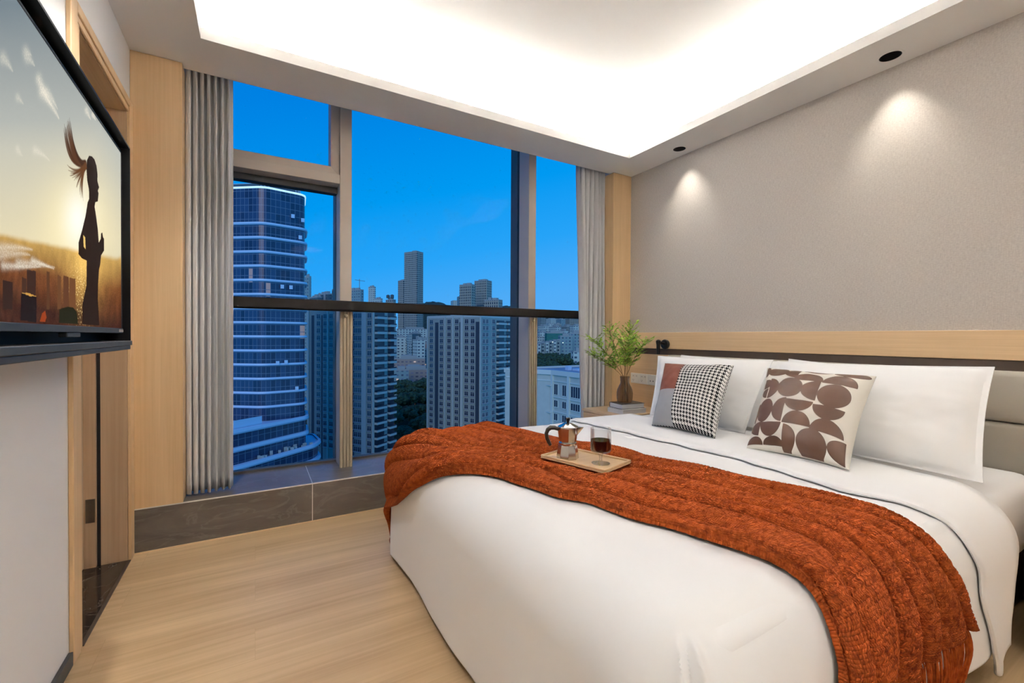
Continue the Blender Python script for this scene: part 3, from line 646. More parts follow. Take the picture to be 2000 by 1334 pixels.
nt.links.new(hs, mx.inputs['Factor']); nt.links.new(mx.outputs['Result'], b_.inputs['Base Color']); b_.inputs['Roughness'].default_value = .95; b_.inputs['Specular IOR Level'].default_value = .1
M['hound'] = m
M['tan'] = plain('tan_leather', (.15, .040, .018), .65, bump=.4, bscale=180, var=.25)
M['greyweave'] = fabric('grey_linen_weave', (.29, .30, .32), 700, .8)
M['cream'] = fabric('cream_canvas', (.70, .68, .62), 700, .5)
def mf(u, v):
    if u > .385: return 0
    return 1 if v > .47 else 2
c1, uv_, n0 = make_pillow('cushion', [(2.215, 1.925, .928), (2.215, 1.465, .944), (1.935, 1.374, .601), (1.915, 1.752, .601)], .075, ['hound', 'tan', 'greyweave', 'cream'], 'square cushion of black and white houndstooth with tan leather and grey patches', 'cushion', None, matfn=mf, pinch=.075, nu=97, nv=80, seed=6, wr=.005)
# patterned cushion: brown leather half discs sewn on cream
m, nt, b_ = newmat('cream_and_brown_leather')
at = N(nt, 'ShaderNodeAttribute'); at.attribute_name = 'patch'; r = N(nt, 'ShaderNodeValToRGB'); r.color_ramp.elements[0].position = .40; r.color_ramp.elements[0].color = (.72, .69, .62, 1); r.color_ramp.elements[1].position = .60; r.color_ramp.elements[1].color = (.085, .036, .017, 1)
kx = r.color_ramp.elements.new(.5); kx.color = (.05, .022, .012, 1)
nt.links.new(at.outputs['Fac'], r.inputs[0]); nt.links.new(r.outputs[0], b_.inputs['Base Color'])
rr_ = N(nt, 'ShaderNodeMapRange'); rr_.inputs['To Min'].default_value = .9; rr_.inputs['To Max'].default_value = .42; nt.links.new(at.outputs['Fac'], rr_.inputs[0]); nt.links.new(rr_.outputs[0], b_.inputs['Roughness'])
bp = N(nt, 'ShaderNodeBump'); bp.inputs['Strength'].default_value = .7; bp.inputs['Distance'].default_value = .002; nt.links.new(at.outputs['Fac'], bp.inputs['Height']); nt.links.new(bp.outputs[0], b_.inputs['Normal'])
M['patch'] = m
c2, uv_, n0 = make_pillow('cushion', [(2.215, 1.285, .940), (2.215, .835, .934), (1.912, .800, .601), (1.890, 1.184, .601)], .078, ['patch'], 'square cream cushion with brown leather circles and half circles', 'cushion', None, pinch=.075, nu=260, nv=260, seed=8, wr=.005)
# sewn discs on the cushion face: kind (f full, t/b/l/r the half kept), centre u, v, radii
DISCS = [('f', 0.177, 0.902, 0.118, 0.077), ('l', 0.405, 0.884, 0.14, 0.074), ('b', 0.562, 0.958, 0.129, 0.03), ('f', 0.849, 0.947, 0.136, 0.041), ('r', 0.025, 0.915, 0.047, 0.084), ('r', 0.046, 0.716, 0.093, 0.065), ('t', 0.52, 0.783, 0.136, 0.115), ('t', 0.801, 0.773, 0.14, 0.127), ('r', 0.122, 0.653, 0.118, 0.127), ('f', 0.361, 0.67, 0.129, 0.129), ('l', 0.648, 0.661, 0.162, 0.125), ('f', 0.791, 0.629, 0.137, 0.138), ('l', 0.11, 0.59, 0.066, 0.061), ('f', 0.14, 0.374, 0.09, 0.135), ('l', 0.364, 0.383, 0.13, 0.138), ('b', 0.495, 0.512, 0.139, 0.127), ('b', 0.78, 0.491, 0.135, 0.142), ('l', 0.134, 0.165, 0.108, 0.067), ('b', 0.251, 0.232, 0.116, 0.136), ('t', 0.517, 0.232, 0.137, 0.143), ('t', 0.802, 0.212, 0.144, 0.136), ('t', 0.094, 0.019, 0.094, 0.067), ('r', 0.397, 0.098, 0.13, 0.119), ('f', 0.679, 0.09, 0.137, 0.128), ('l', 0.972, 0.099, 0.145, 0.093), ('t', 0.305, 0.02, 0.105, 0.073), ('l', 0.057, 0.34, 0.036, 0.114)]
def patf(u, v):
    best = -1.
    for k, cu_, cv_, ru, rv in DISCS:
        ru *= 1.03; rv *= 1.03; d = 1-math.hypot((u-cu_)/ru, (v-cv_)/rv)
        e = {'l': (cu_-u)/ru, 'r': (u-cu_)/ru, 't': (v-cv_)/rv, 'b': (cv_-v)/rv, 'f': 1}[k]
        best = max(best, min(d, e))
    return max(0, min(1, .5+best/.08))
atd = c2.data.attributes.new('patch', 'FLOAT', 'POINT'); vals = np.zeros(len(c2.data.vertices)); vals[:n0] = [patf(u, v) for u, v in uv_]; atd.data.foreach_set('value', vals)

# ------------------------------------------------------------ nightstands
def nightstand(x0, x1, y0, y1, label):
    t = thing('nightstand', ((x0+x1)/2, (y0+y1)/2, 0), label, 'nightstand')
    one_box('top', (x0, x1, y0, y1, .500, .520), 'oaky', t, bevel=.003)
    one_box('body', (x0+.012, x1, y0+.006, y1-.006, .06, .499), 'oaky', t, bevel=.002)
    one_box('drawer', (x0+.002, x0+.0115, y0+.012, y1-.012, .29, .490), 'oaky', t, bevel=.002)
    one_box('drawer', (x0+.002, x0+.0115, y0+.012, y1-.012, .075, .280), 'oaky', t, bevel=.002)
    one_box('plinth', (x0+.04, x1, y0+.03, y1-.03, .0, .059), 'strip', t)
    return t
nightstand(2.27, 2.800, 2.375, 2.80, 'pale oak nightstand under the window end of the headboard, carrying the books')
nightstand(2.27, 2.800, -.02, .410, 'pale oak nightstand whose corner shows at the right edge beside the bed')

# ------------------------------------------------------------ sockets
M['socket'] = M['white']
sk = thing('wall_socket', (2.805, 2.66, .74), 'white triple wall socket plate on the oak panel beside the bed', 'socket')
for k in range(3):
    y1 = 2.800-k*.0945; mb = MB(); mb.box(2.797, 2.8055, y1-.092, y1, .700, .786); pl_ = build('plate', mb, 'white', sk, bevel=.003)
    hol = [(.026, .062, .003, .008), (.036, .062, .003, .008), (.062, .062, .003, .008), (.072, .062, .003, .008), (.030, .020, .008, .003), (.024, .030, .003, .007), (.037, .030, .003, .007)] if k < 2 else [(.03, .033, .008, .010), (.06, .033, .008, .010)]
    for (dy, dz, w, h) in hol:
        mb = MB(); mb.box(2.7964, 2.798, y1-dy-w/2, y1-dy+w/2, .700+dz-h/2, .700+dz+h/2); build('pin_hole', mb, 'ink', pl_)

# ------------------------------------------------------------ reading lamp
la = thing('reading_lamp', (2.80, 2.425, 1.033), 'small dark metal swivel reading lamp on the oak band above the bed corner', 'wall lamp')
mb = MB(); mb.lathe([(0, 0), (.036, 0), (.038, .004), (.038, .020), (.034, .025), (0, .025)], 36); mb.v = [(2.800-p[2], 2.425+p[0], 1.036+p[1]) for p in mb.v]; build('wall_plate', mb, 'gunmetal', la, smooth=True)
mb = MB(); mb.tube([(2.776, 2.425, 1.04), (2.755, 2.427, 1.046), (2.735, 2.431, 1.048)], .012, 16); build('arm', mb, 'gunmetal', la, smooth=True)
mb = MB(); mb.lathe([(0, -.075), (.0125, -.075), (.0135, -.073), (.0145, .0), (.019, .022), (.018, .032), (.010, .039), (0, .041)], 24, (2.722, 2.434, 1.032)); build('lamp_head', mb, 'gunmetal', la, smooth=True)

# ------------------------------------------------------------ books
def book(c, ang, L, Wd, z0, h, label, cover):
    t = thing('book', (c[0], c[1], z0), label, 'book'); mt_ = Matrix.Translation((c[0], c[1], 0)) @ Matrix.Rotation(ang, 4, 'Z')
    mb = MB(); mb.box(-L/2, L/2, -Wd/2, Wd/2, z0+.0, z0+.0028, mat=mt_); mb.box(-L/2, L/2, -Wd/2, Wd/2, z0+h-.0028, z0+h, mat=mt_); mb.box(-L/2, L/2, Wd/2-.003, Wd/2, z0+.0028, z0+h-.0028, mat=mt_)
    build('cover', mb, cover, t, bevel=.0006)
    mb = MB(); mb.box(-L/2+.004, L/2-.004, -Wd/2+.004, Wd/2-.0032, z0+.003, z0+h-.003, mat=mt_); build('pages', mb, 'pages', t)
m, nt, b_ = newmat('book_pages'); t = N(nt, 'ShaderNodeTexCoord'); mp = N(nt, 'ShaderNodeMapping'); mp.inputs['Scale'].default_value = (3, 3, 1800); nt.links.new(t.outputs['Object'], mp.inputs[0])
n = N(nt, 'ShaderNodeTexNoise'); n.inputs['Scale'].default_value = 1; nt.links.new(mp.outputs[0], n.inputs['Vector']); r = N(nt, 'ShaderNodeValToRGB'); r.color_ramp.elements[0].position = .35; r.color_ramp.elements[0].color = (.55, .54, .54, 1); r.color_ramp.elements[1].position = .6; r.color_ramp.elements[1].color = (.80, .79, .78, 1)
nt.links.new(n.outputs['Fac'], r.inputs[0]); nt.links.new(r.outputs[0], b_.inputs['Base Color']); M['pages'] = m
M['cover1'] = plain('dark_book_cover', (.045, .04, .038), .3); M['cover2'] = plain('white_book_cover', (.62, .61, .60), .35)
book((2.452, 2.490), R(-2), .235, .170, .5205, .034, 'thick white book lying on the nightstand, the lower one of the two', 'cover2')
book((2.458, 2.498), R(-5), .215, .150, .5550, .038, 'book with dark glossy cover stacked on top, under the glass vase', 'cover1')

# ------------------------------------------------------------ vase and branches
VX, VY, VZ = 2.448, 2.512, .5935
M['smoke'] = None
m, nt, b_ = newmat('smoked_glass'); b_.inputs['Base Color'].default_value = (.60, .54, .48, 1); b_.inputs['Transmission Weight'].default_value = 1; b_.inputs['Roughness'].default_value = .02; b_.inputs['IOR'].default_value = 1.3; M['smoke'] = m
va = thing('vase', (VX, VY, VZ), 'smoky brown glass bottle vase standing on the stacked books', 'vase')
prof = [(0, 0), (.050, 0), (.056, .006), (.060, .03), (.061, .07), (.056, .10), (.046, .122), (.037, .138), (.033, .152), (.034, .178), (.037, .196)]
inn = [(r_-.0028, max(z, .005)) for r_, z in prof[1:]][::-1]
mb = MB(); mb.lathe(prof+[(.0365, .1975)]+inn+[(0, .005)], 48, (VX, VY, VZ)); build('glass_body', mb, 'smoke', va, smooth=True)
mleaf, nt, b_ = newmat('fresh_green_leaf'); oi = N(nt, 'ShaderNodeTexCoord'); n = N(nt, 'ShaderNodeTexNoise'); n.inputs['Scale'].default_value = 25; nt.links.new(oi.outputs['Object'], n.inputs['Vector'])
r = N(nt, 'ShaderNodeValToRGB'); r.color_ramp.elements[0].position = .35; r.color_ramp.elements[0].color = (.13, .30, .03, 1); r.color_ramp.elements[1].position = .65; r.color_ramp.elements[1].color = (.50, .74, .10, 1); nt.links.new(n.outputs['Fac'], r.inputs[0]); nt.links.new(r.outputs[0], b_.inputs['Base Color']); b_.inputs['Roughness'].default_value = .5
b_.inputs['Subsurface Weight'].default_value = 0
M['leaf'] = mleaf; M['twig'] = plain('brown_twig', (.20, .11, .045), .7)
def leaf(mb, p, d, L, w, rnd):
    d = d.normalized(); side = d.cross(Vector((rnd.uniform(-.5, .5), rnd.uniform(-.5, .5), 1))).normalized(); nr = side.cross(d)
    pts = [(0, 0), (.25, .75), (.5, 1), (.75, .65), (1, 0)]; v = []
    for s, ww in pts:
        c = p+d*L*s-Vector((0, 0, 1))*L*.25*s*s
        v += [c-side*w*ww, c+nr*w*.25*ww*-1, c+side*w*ww]
    f = []
    for i in range(4):
        f += [(i*3, i*3+1, i*3+4, i*3+3), (i*3+1, i*3+2, i*3+5, i*3+4)]
    mb.add(v, f)
tips = [((2.10, 2.47, 1.06), 1), ((2.30, 2.52, 1.13), 2), ((2.46, 2.47, 1.145), 3), ((2.59, 2.46, 1.04), 4), ((2.19, 2.56, .94), 5), ((2.37, 2.43, 1.05), 6), ((2.54, 2.57, 1.09), 7)]
rims = [(-.018, -.006), (-.008, .014), (.006, -.012), (.020, .004), (-.02, .012), (.0, .002), (.014, .014)]
names = ['leafy branch reaching furthest left from the smoky vase', 'leafy branch rising tall behind the left of the vase', 'leafy branch rising highest over the vase', 'leafy branch leaning right towards the reading lamp', 'low leafy branch drooping left in front of the curtain', 'short leafy branch in the middle of the vase bouquet', 'leafy branch at the back right of the vase bouquet']
for (tip, sd), rm, lb in zip(tips, rims, names):
    rnd = random.Random(sd*11); T = Vector(tip); P0 = Vector((VX+rm[0], VY+rm[1], VZ+.198)); Pb = Vector((VX-rm[0]*1.2, VY-rm[1]*1.2, VZ+.015))
    br_ = thing('leafy_branch', P0, lb, 'branch', 'green branches in the vase')
    stem = [Pb, P0]; mid = P0+(T-P0)*.45+Vector((0, 0, .04)); pts = []
    for k in range(9):
        s = k/8; pts.append(P0*(1-s)**2+mid*2*s*(1-s)+T*s*s)
    mb = MB(); mb.tube([Pb]+pts, [.0022]*2+[.0022-.0002*k for k in range(8)], 6); lm = MB()
    for k in range(2, 9):
        base = pts[k]; n_t = 4
        for q in range(n_t):
            a_ = rnd.uniform(0, 6.28); dv = Vector((math.cos(a_), math.sin(a_), rnd.uniform(.1, .9)))+(T-P0).normalized()*.6; dv.normalize()
            Lt = rnd.uniform(.05, .10)*(1 if k > 3 else .7); e_ = base+dv*Lt; e_.x = min(e_.x, 2.76); mb.tube([base, (base+e_)/2+Vector((0, 0, .004)), e_], [.0012, .001, .0006], 4)
            nl = 7
            for w in range(nl):
                s = .2+.8*w/(nl-1); pp = base+(e_-base)*s; sd_ = dv.cross(Vector((0, 0, 1)))*(1 if w % 2 else -1); ld = (dv*.8+sd_*.9+Vector((rnd.uniform(-.3, .3), rnd.uniform(-.3, .3), rnd.uniform(-.3, .4)))) if w < nl-1 else dv
                leaf(lm, pp, ld, rnd.uniform(.026, .044), rnd.uniform(.0048, .0078), rnd)
    for v_ in range(len(lm.v)):
        if lm.v[v_][0] > 2.79: lm.v[v_] = (2.79, lm.v[v_][1], lm.v[v_][2])
    build('stem', mb, 'twig', br_, smooth=True); build('leaves', lm, 'leaf', br_, smooth=True)

# ------------------------------------------------------------ tray, moka pot, glass
TZ = .6145
tdir = Vector((.08, -.27, 0)).normalized(); tang = math.atan2(tdir.y, tdir.x)
tm = Matrix.Translation((1.098, 1.335, TZ)) @ Matrix.Rotation(tang, 4, 'Z')
ty = thing('serving_tray', (1.098, 1.335, TZ), 'small rectangular bamboo tray lying on the orange throw', 'tray')
mb = MB(); mb.box(-.145, .145, -.092, .092, 0, .006, mat=tm); build('tray_base', mb, 'bamboo' if 'bamboo' in M else 'oakx', ty, bevel=.002)
mb = MB()
for d in ((-.145, .145, -.092, -.085), (-.145, .145, .085, .092), (-.145, -.138, -.085, .085), (.138, .145, -.085, .085)): mb.box(*d, .0062, .014, mat=tm)
build('tray_rim', mb, 'oaky', ty, bevel=.002)
M['moka'] = plain('polished_aluminium', (.62, .60, .57), .16, 1.0); M['bakelite'] = plain('brown_black_bakelite', (.018, .010, .007), .3)
PX, PY, PZ = 1.047, 1.378, TZ+.0064
mk = thing('moka_pot', (PX, PY, PZ), 'faceted metal stovetop coffee maker with dark handle standing on the tray', 'coffee maker')
mb = MB(); mb.lathe([(0, 0), (.041, 0), (.043, .003), (.0425, .012), (.037, .046), (.0355, .052), (.0355, .054)], 8, (PX, PY, PZ), ang0=.2); build('water_chamber', mb, 'moka', mk, bevel=.0012)
mb = MB(); mb.lathe([(0, .054), (.0335, .054), (.0345, .058), (.0345, .062), (.032, .064), (0, .064)], 32, (PX, PY, PZ)); build('collar', mb, 'moka', mk, smooth=True)
mb = MB(); mb.lathe([(0, .064), (.031, .064), (.034, .072), (.0395, .118), (.0402, .120), (.0395, .122), (0, .122)], 8, (PX, PY, PZ), ang0=.2); build('upper_pot', mb, 'moka', mk, bevel=.0012)
mb = MB(); mb.lathe([(.040, .1222), (.040, .124), (.018, .135), (.006, .138), (0, .138)], 8, (PX, PY, PZ), ang0=.2); build('lid', mb, 'moka', mk, bevel=.0008)
mb = MB(); mb.lathe([(0, .138), (.0055, .138), (.006, .142), (.009, .152), (.0085, .157), (0, .158)], 8, (PX, PY, PZ)); build('knob', mb, 'bakelite', mk, bevel=.001)
hd = Vector((-.866, .5, 0))
def hp(d, z): return Vector((PX, PY, PZ+z))+hd*d
hv = [hp(.036, .112), hp(.052, .118), hp(.066, .118), hp(.077, .110), hp(.083, .095), hp(.080, .076), hp(.072, .060), hp(.066, .050)]
mb = MB(); mb.tube(hv, [.007, .0085, .009, .0085, .0075, .0075, .007, .0055], 10); build('handle', mb, 'bakelite', mk, smooth=True)
mb = MB(); a_, b2, c_ = hp(-.033, .121), hp(-.033, .084), hp(-.062, .120); sdv = Vector((.5, .866, 0))*.013
mb.add([a_-sdv, a_+sdv, b2, c_, a_-sdv*.8+Vector((0, 0, -.012)), a_+sdv*.8+Vector((0, 0, -.012))], [(0, 3, 1), (0, 4, 2, 3), (1, 3, 2, 5)]); o = build('spout', mb, 'moka', mk); o.modifiers.new('s', 'SOLIDIFY').thickness = .0012
GX, GY, GZ = 1.112, 1.262, TZ+.0064
M['clear'] = glass_thin('clear_glass', (.95, .95, .95), .5)
gs = thing('goblet', (GX, GY, GZ), 'clear short-stemmed glass of dark red drink on the tray', 'glass')
mb = MB(); mb.lathe([(0, 0), (.033, 0), (.034, .0015), (.020, .004), (.0065, .008), (.005, .020), (.0065, .030), (.012, .038), (.034, .044), (.0385, .052), (.0385, .131), (.0378, .1318), (.0370, .131), (.0370, .053), (.033, .0465), (0, .0455)], 48, (GX, GY, GZ)); build('goblet_bowl', mb, 'clear', gs, smooth=True)
wm, nt, b_ = newmat('red_wine'); b_.inputs['Base Color'].default_value = (.022, .003, .004, 1); b_.inputs['Roughness'].default_value = .05; M['wine'] = wm
mb = MB(); mb.lathe([(0, .0460), (.0325, .047), (.0366, .0535), (.0366, .088), (0, .088)], 48, (GX, GY, GZ)); o = build('drink', mb, 'wine', gs, smooth=True); o['label'] = 'dark red drink'

# ------------------------------------------------------------ television
TA = Vector((-.375, 2.008, 0)); TB = Vector((-.357, 1.00, 0)); TA2 = TA
tvd = (TB-TA).normalized(); tvn = Vector((-tvd.y, tvd.x, 0)); tvn = tvn if tvn.x > 0 else -tvn
def tvp(s, d, z): q = TA+tvd*s-tvn*d; return (q.x, q.y, z)
TVL = 1.19
tv = thing('television', tvp(TVL/2, .1, 1.04), 'wall mounted flat television in a deep black frame showing a sunset silhouette', 'television')
def tvbox(mb, s0, s1, d0, d1, z0, z1, mi=0):
    v = [tvp(s, d, z) for z in (z0, z1) for s, d in ((s0, d0), (s1, d0), (s1, d1), (s0, d1))]
    mb.add(v, [(0, 1, 2, 3), (7, 6, 5, 4), (4, 5, 1, 0), (5, 6, 2, 1), (6, 7, 3, 2), (7, 4, 0, 3)], mi)
z0, z1 = 1.042, 1.735
mb = MB(); tvbox(mb, 0, TVL, 0, .085, z1-.006, z1); tvbox(mb, 0, .006, 0, .085, z0+.014, z1-.006); tvbox(mb, TVL-.006, TVL, 0, .085, z0+.014, z1-.006)
build('surround', mb, 'black', tv)
mb = MB(); tvbox(mb, -.002, TVL, -.004, .085, z0+.010, z0+.026); tvbox(mb, .004, TVL, 0, .085, z0-.004, z0+.010); build('bottom_ledge', mb, 'charcoal', tv, bevel=.002)
mb = MB(); tvbox(mb, .006, TVL-.006, .070, .085, z0+.026, z1-.006); build('back_panel', mb, 'black', tv)
s0, s1, zz0, zz1 = .018, TVL-.03, 1.094, 1.708
mb = MB(); tvbox(mb, s0-.004, s1+.006, .018, .062, zz0, zz0+.016); tvbox(mb, s0-.004, s1+.006, .020, .062, zz1, zz1+.006); tvbox(mb, s0-.004, s0, .020, .062, zz0+.016, zz1); tvbox(mb, s1, s1+.006, .020, .062, zz0+.016, zz1); build('bezel', mb, 'charcoal', tv, bevel=.001)
mb = MB(); tvbox(mb, s0+.45, s0+.55, .020, .036, zz0-.012, zz0-.0005); build('sensor_bar', mb, 'charcoal', tv, bevel=.002)
mb = MB(); tvbox(mb, s0, s0+.06, .0165, .0175, zz0+.003, zz0+.012); build('badge', mb, 'alu', tv)
# wall arm
mb = MB(); v0 = tvp(.55, .085, 1.3); mb.box(XL+.0005, v0[0]-.002, v0[1]-.12, v0[1]+.12, 1.25, 1.45); build('wall_bracket', mb, 'black', tv)
NS, NZ = 760, 420
ss = np.linspace(s0, s1, NS); zs_ = np.linspace(zz0+.016, zz1, NZ)
TAa, TDa, TNa = np.array(TA), np.array(tvd), np.array(tvn)
SSg, ZZg = np.meshgrid(ss, zs_)
pts = TAa[None, None]+TDa[None, None]*ss[None, :, None]-TNa[None, None]*.022; pts = pts+np.zeros((NZ, NS, 3)); pts[..., 2] = zs_[:, None]
# chart of the picture: a fixed projective map of the screen rectangle (s along it, z up) onto drawing coordinates X, Y
hw = 1.54068-.85691*SSg-.01122*ZZg
PXx = (346.83743-408.88956*SSg-6.10898*ZZg)/hw; PYy = (1953.30094-560.56014*SSg-876.81544*ZZg)/hw
def inpoly(X, Y, poly):
    poly = np.array(poly, float); ins = np.zeros(X.shape, bool); n = len(poly)
    for i in range(n):
        x1, y1 = poly[i]; x2, y2 = poly[(i+1) % n]
        if y1 == y2: continue
        c = ((y1 > Y) != (y2 > Y)) & (X < (x2-x1)*(Y-y1)/(y2-y1)+x1); ins ^= c
    return ins
Xs, Ys = PXx, PYy
def L3(c): return np.array(lin(c))
def mixc(a_, b2, t): return a_*(1-t[..., None])+b2*t[..., None]
Sf = np.clip((Ys)/460, 0, 1)
img = mixc(L3((118, 132, 140)), L3((188, 190, 182)), np.clip(Sf*1.6, 0, 1)); img = mixc(img, L3((226, 214, 178)), np.clip((Sf-.5)*2, 0, 1))
img = mixc(img, L3((150, 168, 178)), .75*smooth01((Xs-150)/90)*(Sf < 2)*np.clip(1.2-Sf, 0, 1))
d2 = np.hypot((Xs-125)/75, (Ys-440)/105); glow = np.exp(-d2**2*1.2)
img = mixc(img, L3((255, 240, 190)), glow*.95); img = mixc(img, L3((255, 254, 242)), np.exp(-(np.hypot((Xs-128)/28, (Ys-425)/55))**2))
nz = np.array([mnoise.fractal(Vector((x_*.035+y_*.018, y_*.008-x_*.02, 3)), 1, 2, 4) for x_, y_ in zip(Xs.ravel(), Ys.ravel())]).reshape(Xs.shape)

hor = 455+(Xs)*.20-(np.exp(-((Xs-250)/22)**2))*45+2*nz
land = smooth01((Ys-hor)/14); depth = np.clip((Ys-hor)/140, 0, 1)
lc = mixc(L3((205, 165, 90)), L3((120, 70, 34)), np.clip(depth*2, 0, 1)); lc = mixc(lc, L3((64, 30, 20)), np.clip(depth*2-1, 0, 1))
lc = mixc(lc, L3((255, 205, 110)), np.exp(-((Xs-145)/34)**2-((Ys-500)/75)**2)*.85)
nb_ = np.array([mnoise.noise(Vector((x_*.13, y_*.035, 9))) for x_, y_ in zip(Xs.ravel(), Ys.ravel())]).reshape(Xs.shape)
nc_ = np.array([mnoise.noise(Vector((x_*.5, y_*.4, 2))) for x_, y_ in zip(Xs.ravel(), Ys.ravel())]).reshape(Xs.shape)
lc = lc*(1+(.10+.45*depth)*nb_+(.08+.35*depth)*nc_)[..., None]; lc = np.clip(lc, 0, 1)
sparkle = (nc_ > .38)*np.exp(-((Xs-133)/20)**2-((Ys-570)/55)**2); lc = mixc(lc, L3((255, 225, 150)), np.clip(sparkle*1.2, 0, 1))
img = mixc(img, lc, land)
def put(poly, col):
    global img
    k = inpoly(Xs, Ys, [(x_/1.906, y_/1.906) for x_, y_ in poly]); img[k] = L3(col)
for x0, x1, y0, c in ((38, 74, 1000, (58, 34, 26)), (18, 36, 1028, (70, 42, 30)), (162, 176, 1020, (104, 66, 36)), (186, 208, 1022, (96, 58, 34)), (210, 235, 1030, (112, 70, 38)), (118, 130, 1005, (90, 56, 32)), (-60, -20, 1040, (50, 30, 24)), (-160, -110, 1015, (54, 32, 26))):
    put([(x0, y0), (x1, y0+6), (x1, 1150), (x0, 1150)], c)
put([(15, 1090), (40, 1088), (78, 1100), (76, 1200), (12, 1190)], (24, 14, 18)); put([(18, 1088), (45, 1088), (78, 1102), (50, 1100)], (200, 150, 70))
SIL = (38, 22, 16)
put([(290, 573), (300, 575), (312, 588), (320, 612), (324, 645), (323, 668), (330, 692), (325, 705), (328, 715), (325, 745), (315, 748), (312, 765), (318, 800), (325, 850), (329, 900), (337, 885), (338, 865), (343, 862), (346, 880), (350, 885), (350, 930), (338, 948), (334, 985), (330, 1000), (326, 1060), (325, 1110), (331, 1212), (262, 1207), (263, 1130), (279, 1060), (280, 968), (262, 960), (247, 943), (247, 900), (262, 850), (275, 800), (284, 748), (290, 735), (289, 700), (282, 665), (279, 620), (281, 590)], SIL)
k = inpoly(Xs, Ys, [(x_/1.906, y_/1.906) for x_, y_ in ((266, 870), (274, 880), (276, 925), (268, 915))]); img[k] = L3((235, 195, 110))
def stroke(p0, p1, p2, wd, col, al=1.):
    global img
    xs_, ys_ = Xs*1.906, Ys*1.906; mg_ = 8+3*wd; m_ = (xs_ > min(p0[0], p1[0], p2[0])-mg_) & (xs_ < max(p0[0], p1[0], p2[0])+mg_) & (ys_ > min(p0[1], p1[1], p2[1])-2*mg_) & (ys_ < max(p0[1], p1[1], p2[1])+2*mg_)
    X_, Y_ = xs_[m_], ys_[m_]; dd = np.full(X_.shape, 1e9)
    for k_ in range(110):
        t_ = k_/109; px_ = p0[0]*(1-t_)**2+2*p1[0]*t_*(1-t_)+p2[0]*t_*t_; py_ = p0[1]*(1-t_)**2+2*p1[1]*t_*(1-t_)+p2[1]*t_*t_
        dd = np.minimum(dd, (np.hypot(X_-px_, (Y_-py_)*.55))/(wd*(1.15-t_)))
    a2_ = (np.clip(1.5-dd, 0, 1) if wd < 5 else np.exp(-dd*dd*1.2)*(.6+.8*np.clip(nc_[m_]+.3, 0, 1)))*al; img[m_] = img[m_]*(1-a2_[..., None])+L3(col)*a2_[..., None]
for p0_, p1_, p2_, w_c, a_c in (((-160, 925), (-40, 905), (60, 925), 9, .5), ((-120, 955), (0, 930), (50, 945), 8, .45), ((0, 975), (60, 975), (150, 992), 6, .5), ((-60, 985), (20, 990), (95, 990), 5, .6), ((60, 965), (100, 978), (148, 998), 4, .6), ((32, 176), (44, 180), (56, 193), 7, .35), ((39, 201), (56, 210), (69, 231), 7, .4), ((86, 283), (112, 345), (140, 385), 7, .55), ((100, 330), (135, 370), (168, 432), 8, .6), ((118, 330), (140, 350), (162, 396), 6, .45), ((279, 403), (288, 420), (296, 437), 4, .6), ((305, 420), (310, 428), (316, 440), 3, .5), ((0, 350), (10, 358), (24, 375), 5, .35), ((-60, 200), (-40, 215), (-20, 250), 8, .4), ((70, 550), (100, 560), (130, 590), 5, .4), ((0, 545), (8, 560), (20, 570), 5, .35)):
    stroke(p0_, p1_, p2_, w_c*1.6, (244, 236, 218), a_c)
rs_ = random.Random(2)
for k_ in range(34):
    f_ = k_/33; tipx = 188+f_*26+rs_.uniform(-3, 3); tipy = 470-f_*30+rs_.uniform(-14, 22)
    stroke((272+rs_.uniform(-3, 3), 604+rs_.uniform(-8, 8)), (206+f_*30+rs_.uniform(-6, 6), 628-f_*30), (tipx, tipy), rs_.uniform(2.2, 4.2), (92, 58, 36) if rs_.random() < .5 else (64, 38, 24), .85)
for k_ in range(24):
    f_ = k_/23; stroke((274+rs_.uniform(-3, 3), 612+rs_.uniform(-8, 10)), (235+f_*24, 640+f_*20), (203+f_*66+rs_.uniform(-6, 6), 608+f_*135+rs_.uniform(-14, 14)), rs_.uniform(1.8, 3.4), (104, 66, 38), .8)
put([(170, 1150), (185, 1145), (205, 1140), (225, 1143), (240, 1160), (245, 1205), (168, 1200)], (30, 30, 14))
put([(100, 1165), (112, 1155), (118, 1180), (112, 1197), (90, 1197)], (150, 60, 20))
me = bpy.data.meshes.new('screen'); base = ORG['television']
me.from_pydata((pts.reshape(-1, 3)-np.array(base)).tolist(), [], grid_faces(NS, NZ)); ca = me.color_attributes.new('picture', 'FLOAT_COLOR', 'POINT')
ca.data.foreach_set('color', np.concatenate([np.clip(img, 0, 1), np.ones(img.shape[:2]+(1,))], -1).ravel())
m, nt, b_ = newmat('lit_screen'); at = N(nt, 'ShaderNodeAttribute'); at.attribute_name = 'picture'; b_.inputs['Base Color'].default_value = (.01, .01, .01, 1); b_.inputs['Roughness'].default_value = .5; b_.inputs['Specular IOR Level'].default_value = 0
nt.links.new(at.outputs['Color'], b_.inputs['Emission Color']); b_.inputs['Emission Strength'].default_value = .82; me.materials.append(m)
scr = bpy.data.objects.new('screen', me); COL.objects.link(scr); scr.parent = tv; ORG['screen'] = base
if me.polygons[0].normal.x < 0: me.flip_normals()

